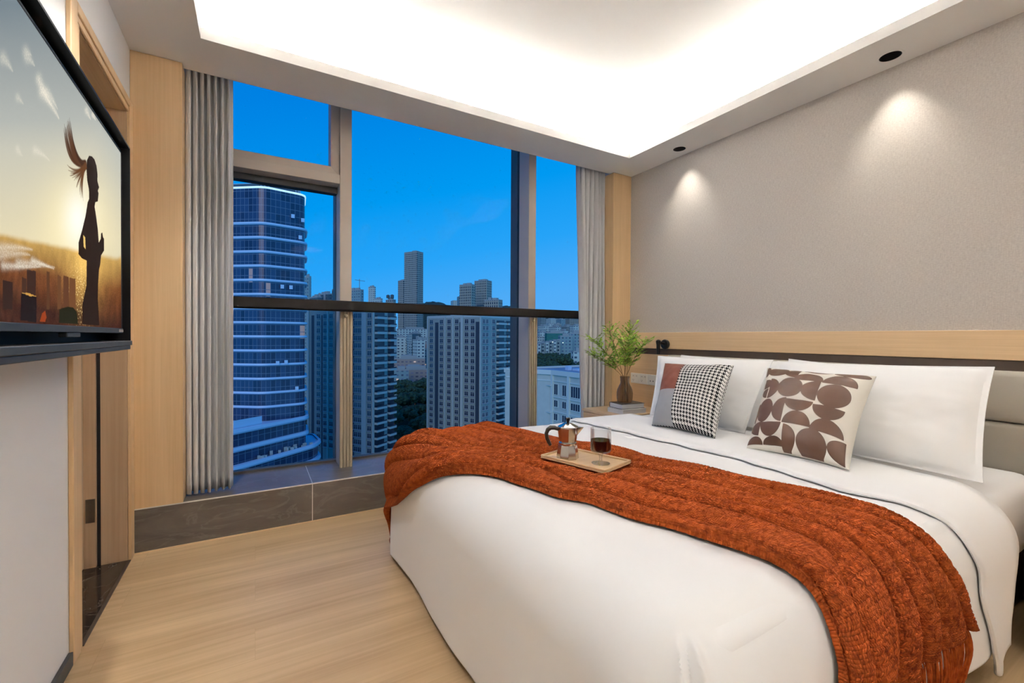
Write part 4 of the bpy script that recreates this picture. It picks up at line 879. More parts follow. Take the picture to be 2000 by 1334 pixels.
#CITY
# ============================================================ CITY OUTSIDE
def facade(name, wall, win, cw, ch, fx, fz, roof=(.12, .13, .14), lit=.995, rough=.6, wrough=.25, ofs=0.):
    wall = (wall[0]*.88, wall[1], wall[2]*.80); roof = (roof[0]*.88, roof[1], roof[2]*.80)
    m, nt, b = newmat(name)
    t = N(nt, 'ShaderNodeTexCoord'); sp = N(nt, 'ShaderNodeSeparateXYZ'); nt.links.new(t.outputs['Object'], sp.inputs[0])
    h = mth('DIVIDE', mth('ADD', mth('ADD', sp.outputs[0], sp.outputs[1], nt), 1000+ofs, nt), cw, nt); z = mth('DIVIDE', mth('ADD', sp.outputs[2], 1000.0, nt), ch, nt)
    fh_ = mth('FRACT', h, None, nt); fz_ = mth('FRACT', z, None, nt)
    a = mth('LESS_THAN', mth('ABSOLUTE', mth('SUBTRACT', fh_, .5, nt), None, nt), fx/2, nt); c = mth('LESS_THAN', mth('ABSOLUTE', mth('SUBTRACT', fz_, .5, nt), None, nt), fz/2, nt)
    ge = N(nt, 'ShaderNodeNewGeometry'); sn = N(nt, 'ShaderNodeSeparateXYZ'); nt.links.new(ge.outputs['Normal'], sn.inputs[0])
    side = mth('LESS_THAN', sn.outputs[2], .5, nt); w = mth('MULTIPLY', mth('MULTIPLY', a, c, nt), side, nt)
    cb = N(nt, 'ShaderNodeCombineXYZ'); nt.links.new(mth('FLOOR', h, None, nt), cb.inputs[0]); nt.links.new(mth('FLOOR', z, None, nt), cb.inputs[1])
    wn_ = N(nt, 'ShaderNodeTexWhiteNoise'); nt.links.new(cb.outputs[0], wn_.inputs['Vector'])
    wc = N(nt, 'ShaderNodeMix', data_type='RGBA'); wc.inputs['A'].default_value = (*[v*.55 for v in win], 1); wc.inputs['B'].default_value = (*[v*1.6 for v in win], 1); nt.links.new(wn_.outputs['Value'], wc.inputs['Factor'])
    rf = N(nt, 'ShaderNodeMix', data_type='RGBA'); rf.inputs['A'].default_value = (*roof, 1); rf.inputs['B'].default_value = (*wall, 1); nt.links.new(side, rf.inputs['Factor'])
    mx = N(nt, 'ShaderNodeMix', data_type='RGBA'); nt.links.new(w, mx.inputs['Factor']); nt.links.new(rf.outputs['Result'], mx.inputs['A']); nt.links.new(wc.outputs['Result'], mx.inputs['B'])
    nt.links.new(mx.outputs['Result'], b.inputs['Base Color']); b.inputs['Specular IOR Level'].default_value = .25
    mr = N(nt, 'ShaderNodeMapRange'); mr.inputs['To Min'].default_value = rough; mr.inputs['To Max'].default_value = wrough; nt.links.new(w, mr.inputs[0]); nt.links.new(mr.outputs[0], b.inputs['Roughness'])
    ls = mth('MULTIPLY', mth('GREATER_THAN', wn_.outputs['Value'], lit, nt), w, nt); b.inputs['Emission Color'].default_value = (1, .72, .45, 1); nt.links.new(mth('MULTIPLY', ls, .35, nt), b.inputs['Emission Strength'])
    return m
WALLC = {'grey': (.36, .40, .44), 'pale': (.62, .70, .76), 'warm': (.50, .44, .42), 'dark': (.10, .15, .20), 'blue': (.20, .36, .50), 'pink': (.42, .34, .36), 'teal': (.05, .24, .24)}
GL = (.035, .055, .08)
M['f_tall'] = facade('tall_tower_grid', (.46, .46, .48), (.05, .06, .08), 3.3, 3.7, .55, .62, ofs=.6)
M['f_grey'] = facade('grey_slab_windows', WALLC['grey'], GL, 3.4, 3.3, .5, .5)
M['f_warm'] = facade('stone_tower_windows', (.47, .45, .44), GL, 2.9, 3.6, .5, .68)
M['f_dark'] = facade('dark_tower_windows', WALLC['dark'], GL, 3.6, 3.3, .55, .45, lit=.992)
M['f_pale'] = facade('pale_block_windows', WALLC['pale'], (.08, .12, .16), 4.2, 3.2, .45, .42, roof=(.34, .42, .46), lit=.992)
M['f_blue'] = facade('blue_grey_block_windows', (.28, .42, .52), (.12, .18, .24), 3.6, 3.2, .45, .42, roof=(.30, .40, .46))
M['f_pink'] = facade('low_brick_block_windows', WALLC['pink'], (.20, .20, .24), 3.8, 3.0, .55, .40, roof=(.30, .24, .26), lit=.99)
M['f_teal'] = facade('green_netting', WALLC['teal'], (.05, .20, .22), 3, 3, .9, .1, roof=(.06, .22, .2), lit=2)
M['roofkit'] = plain('roof_plant_grey', (.34, .42, .40), .7)
BG = {}
def tower(label, cat, K, W, D, rot, zt, mat, group=None, zb=-82, kit=True, name='apartment_block', seed=0, crown=None):
    t = thing(name, (K[0], K[1], 0), label, cat, group); ORG[t.name] = Vector((0, 0, 0)); t.rotation_euler = (0, 0, R(rot))
    mb = MB(); mb.box(0, W, 0, D, zb, zt); build('body', mb, mat, t)
    rnd = random.Random(seed+int(W*10)); mb = MB(); mb.box(0, W, 0, .4, zt, zt+1.1); mb.box(0, .4, .4, D, zt, zt+1.1)
    if kit:
        mb.box(W*.25, W*.75, D*.2, D*.5, zt, zt+3.2); mb.box(W*.3, W*.6, D*.6, D*.8, zt, zt+2.2+rnd.random()*2)
    build('parapet', mb, 'roofkit', t)
    return t
D1 = [('tall slim high-rise, the tallest on the skyline above the handrail', (251.8, 778.4), 16.4, 30.9, 30, 152.5, 'f_tall'),
      ('narrow brownish high-rise standing close behind the left side of the tallest tower', (254.2, 869.4), 8.6, 15.1, 30, 109.9, 'f_tall'),
      ('stone coloured high-rise left of a taller twin, right of the window centre', (252.2, 547.2), 9.7, 19.7, 30, 70.4, 'f_warm'),
      ('stone coloured high-rise, the taller and farther of the pair near the dark mullion', (292.6, 581.6), 13.8, 21.8, 30, 82.2, 'f_warm'),
      ('lower stone coloured block in front right of the twin high-rises', (236.6, 440.8), 8.9, 19.3, 30, 41.6, 'f_warm'),
      ('slim grey-green tower partly hidden behind the right edge of the glass office tower', (44.3, 459.4), 2.0, 8.8, 25, 55.9, 'f_blue'),
      ('dark block with roof frames just right of the office tower above the handrail', (47.4, 423.0), 3.7, 15.2, 20, 34.2, 'f_dark'),
      ('dark apartment block with a white stair frame above the handrail in the left pane', (56.6, 429.2), 5.8, 19.0, 20, 38.0, 'f_dark'),
      ('dark narrow block touching the left side of the thick mullion', (59.4, 404.5), 3.3, 6.0, 20, 39.8, 'f_dark'),
      ('blue-grey block with a crane just right of the thick mullion', (102.6, 518.1), 4.4, 20.2, 30, 52.0, 'f_blue'),
      ('slim pale tower standing free on the skyline left of the tallest one', (162.4, 714.5), 2.6, 13.7, 30, 77.2, 'f_pale'),
      ('small pale block attached right of the slim pale tower', (159.2, 658.6), 3.0, 13.7, 30, 54.5, 'f_pale'),
      ('block with round roof tanks left of the tallest tower', (147.9, 549.7), 4.4, 13.1, 30, 45.0, 'f_grey')]
for i, (lb, K, W, D, rot, zt, mt_) in enumerate(D1):
    t = tower(lb, 'building', K, W, D, rot, zt, mt_, seed=i, name='high_rise')
    if i == 9:
        mb = MB(); mb.box(1, 1.5, 3, 3.5, zt, zt+13); mb.box(-5, 9, 3.1, 3.4, zt+11, zt+11.5); build('crane', mb, 'roofkit', t)
    if i == 12:
        mb = MB(); mb.lathe([(0, 0), (2.2, 0), (2.2, 3.5), (0, 4.5)], 12, (1, 3, zt+3)); mb.lathe([(0, 0), (2.2, 0), (2.2, 3.5), (0, 4.5)], 12, (1, 10, zt+3)); build('roof_tanks', mb, 'f_dark', t)
    if i == 7:
        mb = MB(); mb.box(-.3, 0, 13, 17, -10, zt+2); mb.box(-.3, 0, 4, 7, zt-6, zt+2); build('stair_frame', mb, 'roofkit', t)
    if i in (2, 3, 4):
        mb = MB(); mb.box(-.4, W*.3, D*.25, D*.8, zt*.55, zt*.55+2.4); build('sky_garden', mb, 'f_dark', t); mb = MB(); mb.box(W*.2, W+.4, -.4, D*.5, zt*.35, zt*.35+2.4); build('sky_garden', mb, 'f_dark', t)
D2 = [('hillside', (424.0, 1025.4), 25.9, 30, -10, 88.5, 'f_pale', 'white block on the wooded hill left of the twin high-rises'),
      ('hillside', (398.4, 924.7), 26.1, 30, -10, 90.5, 'f_grey', 'wide grey-roofed block on the hill touching the left twin high-rise'),
      ('gap', (176, 636), 52, 40, -15, 10.5, 'f_pale', 'long pale flat-roofed block at the foot of the tallest tower'),
      ('gap', (132.4, 477.8), 9.7, 30, -10, -1, 'f_pale', 'white stepped block directly right of the left apartment tower'),
      ('gap', (138.9, 427.9), 7.9, 14.8, 0, -3.2, 'f_pale', 'small white block in the middle of the gap between the apartment towers'),
      ('gap', (171.8, 547.5), 4.0, 24.0, 0, 2.1, 'f_pale', 'thin white block behind the dark slot in the gap between the towers'),
      ('gap', (150.5, 462), 3.4, 20, 0, 3.5, 'f_dark', 'dark narrow slab between the two white blocks in the gap'),
      ('gap', (112, 418), 30, 16, -15, -21, 'f_pink', 'low reddish block of flats in the gap, the farthest of the low ones'),
      ('gap', (100.0, 362), 32, 14, -15, -27, 'f_pink', 'low reddish block of flats in the gap, middle one'),
      ('gap', (91.0, 336), 11, 14, -15, -25.5, 'f_blue', 'low blue-grey block beside the left apartment tower'),
      ('pane', (500.2, 750.4), 12.5, 19.0, 0, 40.9, 'f_grey', 'tall grey block at the far left of the right pane skyline'),
      ('pane', (574.7, 822.9), 21.2, 22.4, 0, 40.8, 'f_pale', 'wide pale block second from left in the right pane below the handrail'),
      ('pane', (506.3, 689.2), 9.1, 19.1, -5, 33.8, 'f_blue', 'blue-grey block in the middle of the right pane below the handrail'),
      ('pane', (581.0, 761.5), 23.3, 20.7, -5, 41.0, 'f_warm', 'brownish block at the right of the right pane below the handrail'),
      ('pane', (393.2, 581.3), 9.8, 17.6, 0, 17.6, 'f_pale', 'white low block in the left of the second row in the right pane'),
      ('pane', (421.0, 588.3), 13.3, 18.8, 0, 16.4, 'f_pale', 'white low block in the centre of the second row in the right pane'),
      ('pane', (411.8, 547.4), 11.1, 15.0, -5, 17.1, 'f_grey', 'grey low block right of centre in the second row in the right pane'),
      ('pane', (402.7, 518.1), 17.8, 11.1, -5, 16.9, 'f_pale', 'white low block beside the right curtain in the second row'),
      ('pane', (295.2, 430.0), 19.4, 8.5, -18, 5.0, 'f_teal', 'building wrapped in green netting in the right pane'),
      ('pane', (255.3, 349.1), 12.5, 6.4, -18, 1.3, 'f_blue', 'flat blue office block right of the green netting'),
      ('pane', (269.1, 352.7), 17.7, 6.1, -18, 3.9, 'f_blue', 'taller blue office block beside the right curtain edge'),
      ('pane', (185.9, 239.1), 9.3, 4.5, -15, -9.4, 'f_pale', 'small white stepped building among trees beside the right curtain')]
for i, (g_, K, W, D, rot, zt, mt_, lb) in enumerate(D2):
    tower(lb, 'building', K, W, D, rot, zt, mt_, seed=20+i, kit=(g_ != 'hillside'))
for i in range(6):
    tower('narrow white row house block above the trees in the right pane', 'building', (219.9+i*5.6, 334.9+i*1.8), 3.4, 9, -10, -5.8+.7*i, 'f_pale' if i % 2 == 0 else 'f_grey', 'row of white housing blocks above the trees', kit=False, seed=i, name='row_house')
RECTS = [(K, W, min(D, 60), rot) for _, K, W, D, rot, *_r2 in D2]+[((40.8, 179.6), 11.9, 36.6, 35), ((87.2, 178.3), 24.7, 33.7, 25)]+[((219.9+i*5.6, 334.9+i*1.8), 3.4, 9, -10) for i in range(6)]+[(K, W, D, rot) for _, K, W, D, rot, *_r2 in D1]
def taken(x, y, m):
    for K, W, D, rot in RECTS:
        c_, s2 = math.cos(R(rot)), math.sin(R(rot)); dx, dy = x-K[0], y-K[1]; u, v = dx*c_+dy*s2, -dx*s2+dy*c_
        if -m < u < W+m and -m < v < D+m: return True
    return False
rnd = random.Random(4); hs_ = []
for i in range(90):      # far rooftops filling the valley in the right pane and in the gap
    if i % 3: ra = rnd.uniform(.655, .80); y = rnd.uniform(430, 700); zt = -1+(y-430)/270*26+rnd.uniform(-3, 3)
    else: ra = rnd.uniform(.30, .39); y = rnd.uniform(470, 640); zt = -16+(y-470)/170*20+rnd.uniform(-3, 3)
    if taken(ra*y+4, y+6, 13) or any((ra*y-q_[0])**2+(y-q_[1])**2 < 330 for q_ in hs_): continue
    hs_.append((ra*y, y))
    tower('small distant block among the valley rooftops', 'building', (ra*y, y), rnd.uniform(6, 13), rnd.uniform(8, 14), rnd.uniform(-30, 20), zt, rnd.choice(['f_pale', 'f_pale', 'f_blue', 'f_grey', 'f_pink']), 'distant valley rooftops', seed=i, kit=rnd.random() < .5, name='distant_house')

# ---- terrain with the wooded ridge on the horizon
mg, nt, b_ = newmat('wooded_ground'); t = N(nt, 'ShaderNodeTexCoord'); n = N(nt, 'ShaderNodeTexNoise'); n.inputs['Scale'].default_value = .12; n.inputs['Detail'].default_value = 8; nt.links.new(t.outputs['Object'], n.inputs['Vector'])
r = N(nt, 'ShaderNodeValToRGB'); r.color_ramp.elements[0].position = .35; r.color_ramp.elements[0].color = (.014, .035, .022, 1); r.color_ramp.elements[1].position = .7; r.color_ramp.elements[1].color = (.05, .10, .06, 1); nt.links.new(n.outputs['Fac'], r.inputs[0]); nt.links.new(r.outputs[0], b_.inputs['Base Color']); b_.inputs['Roughness'].default_value = 1
M['ground'] = mg
nr, nd = 560, 120; ra = np.linspace(-.9, 1.8, nr); ds = np.concatenate([np.linspace(12, 60, 6), np.geomspace(75, 3800, nd-6)])
RA, DS = np.meshgrid(ra, ds); Z = -72+smooth01((RA-.48)/.14)*smooth01((DS-90)/150)*44+smooth01((DS-600)/600)*40+26*smooth01((DS-190)/110)*smooth01((RA-.24)/.03)*smooth01((.45-RA)/.03)*(1-smooth01((DS-450)/200))
rg = np.array([mnoise.fractal(Vector((x_*9, 1.3, .5)), 1, 2, 4) for x_ in ra]); fine_ = np.array([mnoise.noise(Vector((x_*110, d_*.012, 2))) for x_, d_ in zip(RA.ravel(), DS.ravel())]).reshape(RA.shape)
wgt = np.interp(ra, [.20, .315, .335, .36, .42, .52, .56, .62, .68, .74, .80, .9], [0, .05, .88, .94, .80, .80, .65, .46, .44, .36, .40, .4])
hillz = 128*wgt+10*rg
Z = Z+np.exp(-((DS-1450)/420)**2)*(np.maximum(hillz, 0)[None, :]+32)*(wgt[None, :] > .02)+fine_*np.clip(DS/200, 0, 8)*smooth01((DS-700)/300)
Z = np.where(DS < 1450, Z, np.minimum(Z, np.interp(DS, [1450, 3800], [400, 20])))
mb = MB(); V = np.stack([RA*DS, DS, Z], -1); mb.add(V.reshape(-1, 3).tolist(), grid_faces(nr, nd)); o = build('ground', mb, 'ground', smooth=True); st(o)

# ---- glass office tower with white floor bands
def round_poly(pts, rad, n=6):
    out = []; k = len(pts)
    for i in range(k):
        p0, p1, p2 = Vector(pts[i-1]), Vector(pts[i]), Vector(pts[(i+1) % k]); a_ = (p0-p1).normalized(); b2 = (p2-p1).normalized()
        for j in range(n+1):
            s = j/n; q0 = p1+a_*rad*(1-s); q1 = p1+b2*rad*s; out.append(tuple(q0*(1-s)+q1*s))
    return out
def offs(poly, d):
    out = []; k = len(poly)
    for i in range(k):
        p0, p1, p2 = Vector(poly[i-1]), Vector(poly[i]), Vector(poly[(i+1) % k]); e = (p2-p0).normalized(); out.append(tuple(p1+Vector((e.y, -e.x))*d))
    return out
m, nt, b = newmat('blue_curtain_wall'); t = N(nt, 'ShaderNodeTexCoord'); sp = N(nt, 'ShaderNodeSeparateXYZ'); nt.links.new(t.outputs['Object'], sp.inputs[0])
h = mth('DIVIDE', mth('ADD', mth('ADD', mth('MULTIPLY', sp.outputs[0], .95, nt), mth('MULTIPLY', sp.outputs[1], -.25, nt), nt), 1000, nt), 1.15, nt)
z = mth('DIVIDE', mth('ADD', sp.outputs[2], 1000, nt), 2.0, nt)
a_ = mth('LESS_THAN', mth('FRACT', h, None, nt), .09, nt); c_ = mth('LESS_THAN', mth('FRACT', z, None, nt), .07, nt); w = mth('MAXIMUM', a_, c_, nt)
cb = N(nt, 'ShaderNodeCombineXYZ'); nt.links.new(mth('FLOOR', h, None, nt), cb.inputs[0]); nt.links.new(mth('FLOOR', mth('DIVIDE', z, 2.0, nt), None, nt), cb.inputs[1]); wnn = N(nt, 'ShaderNodeTexWhiteNoise'); nt.links.new(cb.outputs[0], wnn.inputs['Vector'])
gc = N(nt, 'ShaderNodeMix', data_type='RGBA'); gc.inputs['A'].default_value = (.010, .028, .07, 1); gc.inputs['B'].default_value = (.028, .07, .15, 1); nt.links.new(wnn.outputs['Value'], gc.inputs['Factor'])
mx = N(nt, 'ShaderNodeMix', data_type='RGBA'); mx.inputs['B'].default_value = (.13, .19, .26, 1); nt.links.new(w, mx.inputs['Factor']); nt.links.new(gc.outputs['Result'], mx.inputs['A']); nt.links.new(mx.outputs['Result'], b.inputs['Base Color']); b.inputs['Roughness'].default_value = .22; b.inputs['Specular IOR Level'].default_value = .6
ls = mth('MULTIPLY', mth('GREATER_THAN', wnn.outputs['Value'], .992, nt), mth('SUBTRACT', 1, w, nt), nt); b.inputs['Emission Color'].default_value = (.9, .75, .6, 1); nt.links.new(mth('MULTIPLY', ls, .16, nt), b.inputs['Emission Strength'])
M['curtainwall'] = m; M['band'] = plain('pale_floor_band', (.50, .72, .88), .4, 0, .4); M['crown'] = plain('roof_edge_light', (.8, .9, 1), .5)
cb_ = M['crown'].node_tree.nodes['Principled BSDF']; cb_.inputs['Emission Color'].default_value = (.55, .85, 1, 1); cb_.inputs['Emission Strength'].default_value = .7
ot = thing('office_tower', (2.1, 145.4, 0), 'dark blue glass office tower with pale curved floor bands in the left pane', 'office tower'); OB = Vector((2.1, 145.4, 0)); ORG[ot.name] = OB
fp = [(-20.0, 161.5), (2.1, 145.0), (13.0, 147.3), (13.9, 160), (-12, 178)]
fpR = round_poly([Vector((x, y)) for x, y in fp], 2.2)
ZTOP = 43.0; CH = 4.02
mb = MB(); mb.prism(fpR, -62, ZTOP); build('glass_body', mb, 'curtainwall', ot)
def bandmesh(poly, z, h0, out):
    mb = MB(); o0 = offs(poly, out); k = len(poly)
    pr_ = [(-.05, 0), (out*.7, .08), (out, h0*.4), (out*.85, h0), (-.05, h0*1.05)]
    rings = [offs(poly, d_) for d_, zz in pr_]; v = []
    for (d_, zz), rg_ in zip(pr_, rings): v += [(p[0], p[1], z+zz) for p in rg_]
    f = [(i*k+j, i*k+(j+1) % k, (i+1)*k+(j+1) % k, (i+1)*k+j) for i in range(len(pr_)-1) for j in range(k)]
    mb.add(v, f); return mb
zb0 = ZTOP-10.6
first = None; k = 0; zz = zb0
while zz > -23:
    if first is None: first = build('floor_band', bandmesh(fpR, zz, .75, .75), 'band', ot, smooth=False, origin=(2.1, 145.4, 0)); z00 = zz
    else: copy_child(first, ot, (0, 0, zz-z00))
    zz -= CH
mb = bandmesh(fpR, ZTOP-.2, .5, .35); build('roof_light_edge', mb, 'crown', ot)
mb = MB(); o0 = offs(fpR, -1.2)
for i in range(0, len(o0), 2): mb.box(o0[i][0]-.05, o0[i][0]+.05, o0[i][1]-.05, o0[i][1]+.05, ZTOP, ZTOP+1.7)
mb.prism(offs(fpR, -1.2), ZTOP+1.6, ZTOP+1.7); build('roof_railing', mb, 'band', ot)
mb = MB(); 
for (x, zc) in ((9.2, 35.5), (11.9, 34.8), (11.2, 29.6), (6.4, 14.6), (8.7, 14.6), (5.2, -7.5), (7.4, -7.3), (10.3, -15.2)):
    y = 145.0+(x-2.1)*(2.4/11.1)-.35; mb.box(x, x+.9, y-.5, y-.1, zc, zc+1.1)
build('open_vents', mb, 'band', ot)
# podium: lower wings running to the left front
pd_ = [(-34, 129), (-6.5, 141.2), (12.6, 144.2), (19.2, 147.0), (21, 165), (-40, 165)]
def wing(poly, zt, zb, nb, name):
    pr = round_poly([Vector(q) for q in poly], 1.6); mb = MB(); mb.prism(pr, zb, zt, 0, 1); o = build(name, mb, ['curtainwall', 'band'], ot)
    for i in range(nb): build('podium_band', bandmesh(pr, zt-1.0-i*4.6, 1.3, .9), 'band', ot)
    return pr
p1 = wing([(-38, 110), (-4.5, 134.2), (13.3, 147.4), (14, 158), (-44, 165)], -23.5, -66, 2, 'podium_upper')
p2 = wing([(-38, 107), (-4.8, 131.6), (15.2, 147.2), (17.4, 152.2), (16.6, 163), (-46, 165)], -32.3, -72, 2, 'podium_lower')
mb = MB(); rnd = random.Random(3)
for i in range(16):
    x = rnd.uniform(-4, 15); y = 132.6+(x+4.8)*.78+rnd.uniform(-.6, .8); 
    mb.box(x, x+rnd.uniform(.4, 1.2), y, y+.7, -32.3, -32.3+rnd.uniform(.4, 1.4))
build('roof_plant', mb, 'roofkit', ot)
mb = MB(); mb.box(-16, 0, -.06, .06, -23.5, -21.0, mat=Matrix.Translation((1.6, 139.2, 0)) @ Matrix.Rotation(math.atan2(13.2, 17.8), 4, 'Z')); build('terrace_screen', mb, 'band', ot)

# ---- apartment towers built window by window
M['aptwall'] = plain('apartment_render', (.29, .38, .35), .8, var=.15, bscale=.6); M['aptpale'] = plain('apartment_pale_pier', (.44, .56, .53), .8); M['aptdark'] = plain('apartment_dark_recess', (.035, .06, .09), .6)
M['aptglass'] = plain('apartment_window_glass', (.03, .05, .075), .18, 0, .6); M['aptframe'] = plain('apartment_window_frame', (.42, .48, .52), .6)
M['aptglass2'] = plain('apartment_window_glass_curtained', (.22, .32, .38), .4)
def windows_on(t, name, cols, zs, w, h, face, mats=('aptframe', 'aptglass'), ledge=True):
    """cols: distances along the face; face 'x' (right face, y=0) or 'y' (left face, x=0)"""
    def wmb(at):
        mb = MB()
        def bx(u0, u1, d0, d1, z0, z1, mi):
            if face == 'y': mb.box(-d1, -d0, u0, u1, z0, z1, mi)
            else: mb.box(u0, u1, -d1, -d0, z0, z1, mi)
        u = w/2
        bx(-u, u, .01, .06, 0, h, 1); bx(-u-.09, -u, 0, .14, -.09, h+.09, 0); bx(u, u+.09, 0, .14, -.09, h+.09, 0); bx(-u, u, 0, .14, h, h+.09, 0); bx(-u, u, 0, .14, -.09, 0, 0)
        bx(-.05, .05, .0, .10, 0, h, 0); bx(-u, u, 0, .10, h*.66, h*.66+.06, 0)
        if ledge: bx(-u-.05, u+.05, .14, .55, -.28, -.16, 0)
        return mb
    pos = [(c, z) for z in zs for c in cols]; proto = None; out = []
    lim = 100-BG.get((t.name, name), 0); BG[(t.name, name)] = BG.get((t.name, name), 0)+len(pos)
    for i, (c, z) in enumerate(pos[:max(0, lim)]):
        off_ = (0, c, z) if face == 'y' else (c, 0, z)
        if proto is None: proto = build(name, wmb(0), list(mats), t); proto.location = off_
        else:
            q = proto.copy(); COL.objects.link(q); q.parent = t; q.location = off_
    rest = pos[max(0, lim):]
    if rest:
        big = MB(); one_ = wmb(0)
        for c, z in rest:
            off_ = (0, c, z) if face == 'y' else (c, 0, z)
            big.add([(p[0]+off_[0], p[1]+off_[1], p[2]+off_[2]) for p in one_.v], one_.f); big.m[-len(one_.f):] = one_.m
        o = build(name, big, list(mats), t); o['kind'] = 'stuff'
def apt(label, K, W, D, rot, zt, cols, piers, darks, bal, zs, rcols):
    t = thing('apartment_tower', (K[0], K[1], 0), label, 'apartment tower'); ORG[t.name] = Vector((0, 0, 0)); t.rotation_euler = (0, 0, R(rot))
    mb = MB(); mb.box(0, W, 0, D, -82, zt); build('body', mb, 'aptwall', t)
    for a0_, a1_ in piers: mb = MB(); mb.box(-.5, 0, a0_, a1_, -82, zt+1); build('pier', mb, 'aptpale', t)
    for a0_, a1_ in darks: mb = MB(); mb.box(-.04, 0, a0_, a1_, -82, zt-2); build('recess', mb, 'aptdark', t)  # flat dark strips on the wall face, nothing cut in
    for cset, wd_, hh in cols: windows_on(t, 'window', cset, zs, wd_, hh, 'y')
    for cset, wd_, hh in rcols: windows_on(t, 'window', cset, zs, wd_, hh, 'x')
    for a0_, a1_ in bal:
        mb = MB(); mb.box(a0_, a1_, -.05, 0, -82, zt-1); build('balcony_glazing', mb, 'aptglass', t)
        pb = None
        for z in zs:
            if pb is None:
                mb = MB(); mb.box(a0_-.1, a1_+.1, -1.5, 0, -.45, -.1); mb.box(a0_-.1, a1_+.1, -1.5, -1.4, -.1, .45); mb.box(a0_-.1, a0_, -1.4, 0, -.1, .45); mb.box(a1_, a1_+.1, -1.4, 0, -.1, .45); mb.box(a0_, a1_, -1.44, -1.40, .45, .95, 1)
                pb = build('balcony', mb, ['aptpale', 'aptglass'], t); pb.location = (0, 0, z)
            else: q = pb.copy(); COL.objects.link(q); q.parent = t; q.location = (0, 0, z)
    mb = MB(); mb.box(0, W, 0, .4, zt, zt+1.2); mb.box(0, .4, .4, D, zt, zt+1.2); mb.box(W*.2, W*.8, D*.3, D*.5, zt, zt+3); build('parapet', mb, 'aptpale', t)
    return t
zsA = [8.2-3.0*k for k in range(19)]
apt('blue-grey apartment tower behind the thick left mullion, with stacked balconies', (40.8, 179.6), 11.9, 36.6, 35, 11.6,
    [([2.4, 7.4, 9.6], 2.0, 1.8), ([23.1, 26.5, 30.4], 2.0, 1.8), ([14, 18], 1.8, 1.8)], [(3.9, 6.2), (.1, .5), (11.6, 12.4), (24.6, 25.2), (35.8, 36.6)], [(33.0, 34.6), (21.0, 21.8), (10.4, 11.2), (28.0, 28.8)], [(.3, 5.9), (7.9, 11.8)], zsA, [])
zsB = [7.0-3.0*k for k in range(20)]
apt('blue-grey apartment tower right of the window centre, seen from its corner with pale piers', (87.2, 178.3), 24.7, 33.7, 25, 9.6,
    [([5.0, 8.6, 14.6, 19.4, 24.3, 31.0], 2.1, 1.8)], [(10.6, 12.0), (16.4, 17.2), (.1, .6), (33, 33.7), (21.6, 22.1)], [(1.2, 3.3), (26.4, 28.6), (11.9, 13.0)], [(11.2, 17.2), (18.7, 24.5)], zsB, [([1.6, 4.0], 1.6, 1.7), ([8.8], 2.0, 1.8)])
# ---- cream building close by in the right pane
nbd = thing('hotel_block', (68.0, 96.4, 0), 'pale cream building with flat roof and cornice, the nearest one in the right pane', 'building'); ORG[nbd.name] = Vector((68.0, 96.4, 0))
ang = math.atan2(58.0-72.1, 51.6-51.2)
M['cream_wall'] = plain('cream_render', (.50, .58, .50), .8, var=.1, bscale=.8); M['cream_pale'] = plain('cream_trim', (.62, .72, .64), .8); M['flatroof'] = plain('flat_roof_sheets', (.30, .36, .42), .8, var=.4, bscale=.5)
Pl = [(60.5, 108.5), (64.1, 102.7), (68.0, 96.4), (69.4, 66.5), (95, 66), (95, 110)]
mb = MB(); mb.prism(Pl, -82, -8.2, 0, 1); build('body', mb, ['cream_wall', 'flatroof'], nbd)
mb = MB(); ring = offs([Vector(q) for q in Pl], .5); inn_ = offs([Vector(q) for q in Pl], -.5); k = len(Pl)
for z0_, z1_, pp in ((-8.9, -7.7, .5), (-10.6, -10.3, .2)):
    o1 = offs([Vector(q) for q in Pl], pp); v = [(p[0], p[1], z0_) for p in o1]+[(p[0], p[1], z1_) for p in o1]+[(p[0], p[1], z1_) for p in inn_]+[(p[0], p[1], z0_+.7) for p in inn_]
    mb.add(v, [(a_+i, a_+(i+1) % k, a_+k+(i+1) % k, a_+k+i) for a_ in (0, k, 2*k) for i in range(k)]+[(i, k*3+i, k*3+(i+1) % k, (i+1) % k) for i in range(0)])
build('cornice', mb, 'cream_pale', nbd)
pA, pB = Vector((68.0, 96.4)), Vector((69.4, 66.5)); ed = (pB-pA).normalized(); nn_ = Vector((ed.y, -ed.x))
rotm = Matrix.Translation((pA.x, pA.y, 0)) @ Matrix.Rotation(math.atan2(ed.y, ed.x), 4, 'Z')
for u in (.2, 6.9, 13.6): mb = MB(); mb.box(u-.4, u+.4, -.45, 0, -40, -8.9, mat=rotm); build('pier', mb, 'cream_pale', nbd)
for z_, h_ in ((-14.0, 2.7), (-17.2, 1.7), (-20.7, 1.7), (-24.2, 1.7)):
    for u, wdt in ((1.7, .75), (5.1, .75), (9.4, 1.7), (15.4, .75), (18.6, .75)):
        mb = MB(); mb.box(u-wdt, u+wdt, -.06, 0.01, z_, z_+h_, 1, mat=rotm); mb.box(u-wdt-.14, u-wdt, -.16, 0, z_-.12, z_+h_+.14, 0, mat=rotm); mb.box(u+wdt, u+wdt+.14, -.16, 0, z_-.12, z_+h_+.14, 0, mat=rotm); mb.box(u-wdt, u+wdt, -.16, 0, z_+h_, z_+h_+.14, 0, mat=rotm); mb.box(u-wdt, u+wdt, -.16, 0, z_-.2, z_, 0, mat=rotm)
        for q_ in ((0,) if wdt < 1 else (-.85, 0, .85)): mb.box(u+q_-.05, u+q_+.05, -.1, 0, z_, z_+h_, 0, mat=rotm)
        build('window', mb, ['cream_pale', 'aptglass'], nbd)
for z_ in (-11.9, -19.0, -26): mb = MB(); mb.box(-3.6, .2, -.9, .6, z_, z_+.3, mat=rotm); build('balcony_ledge', mb, 'cream_pale', nbd)
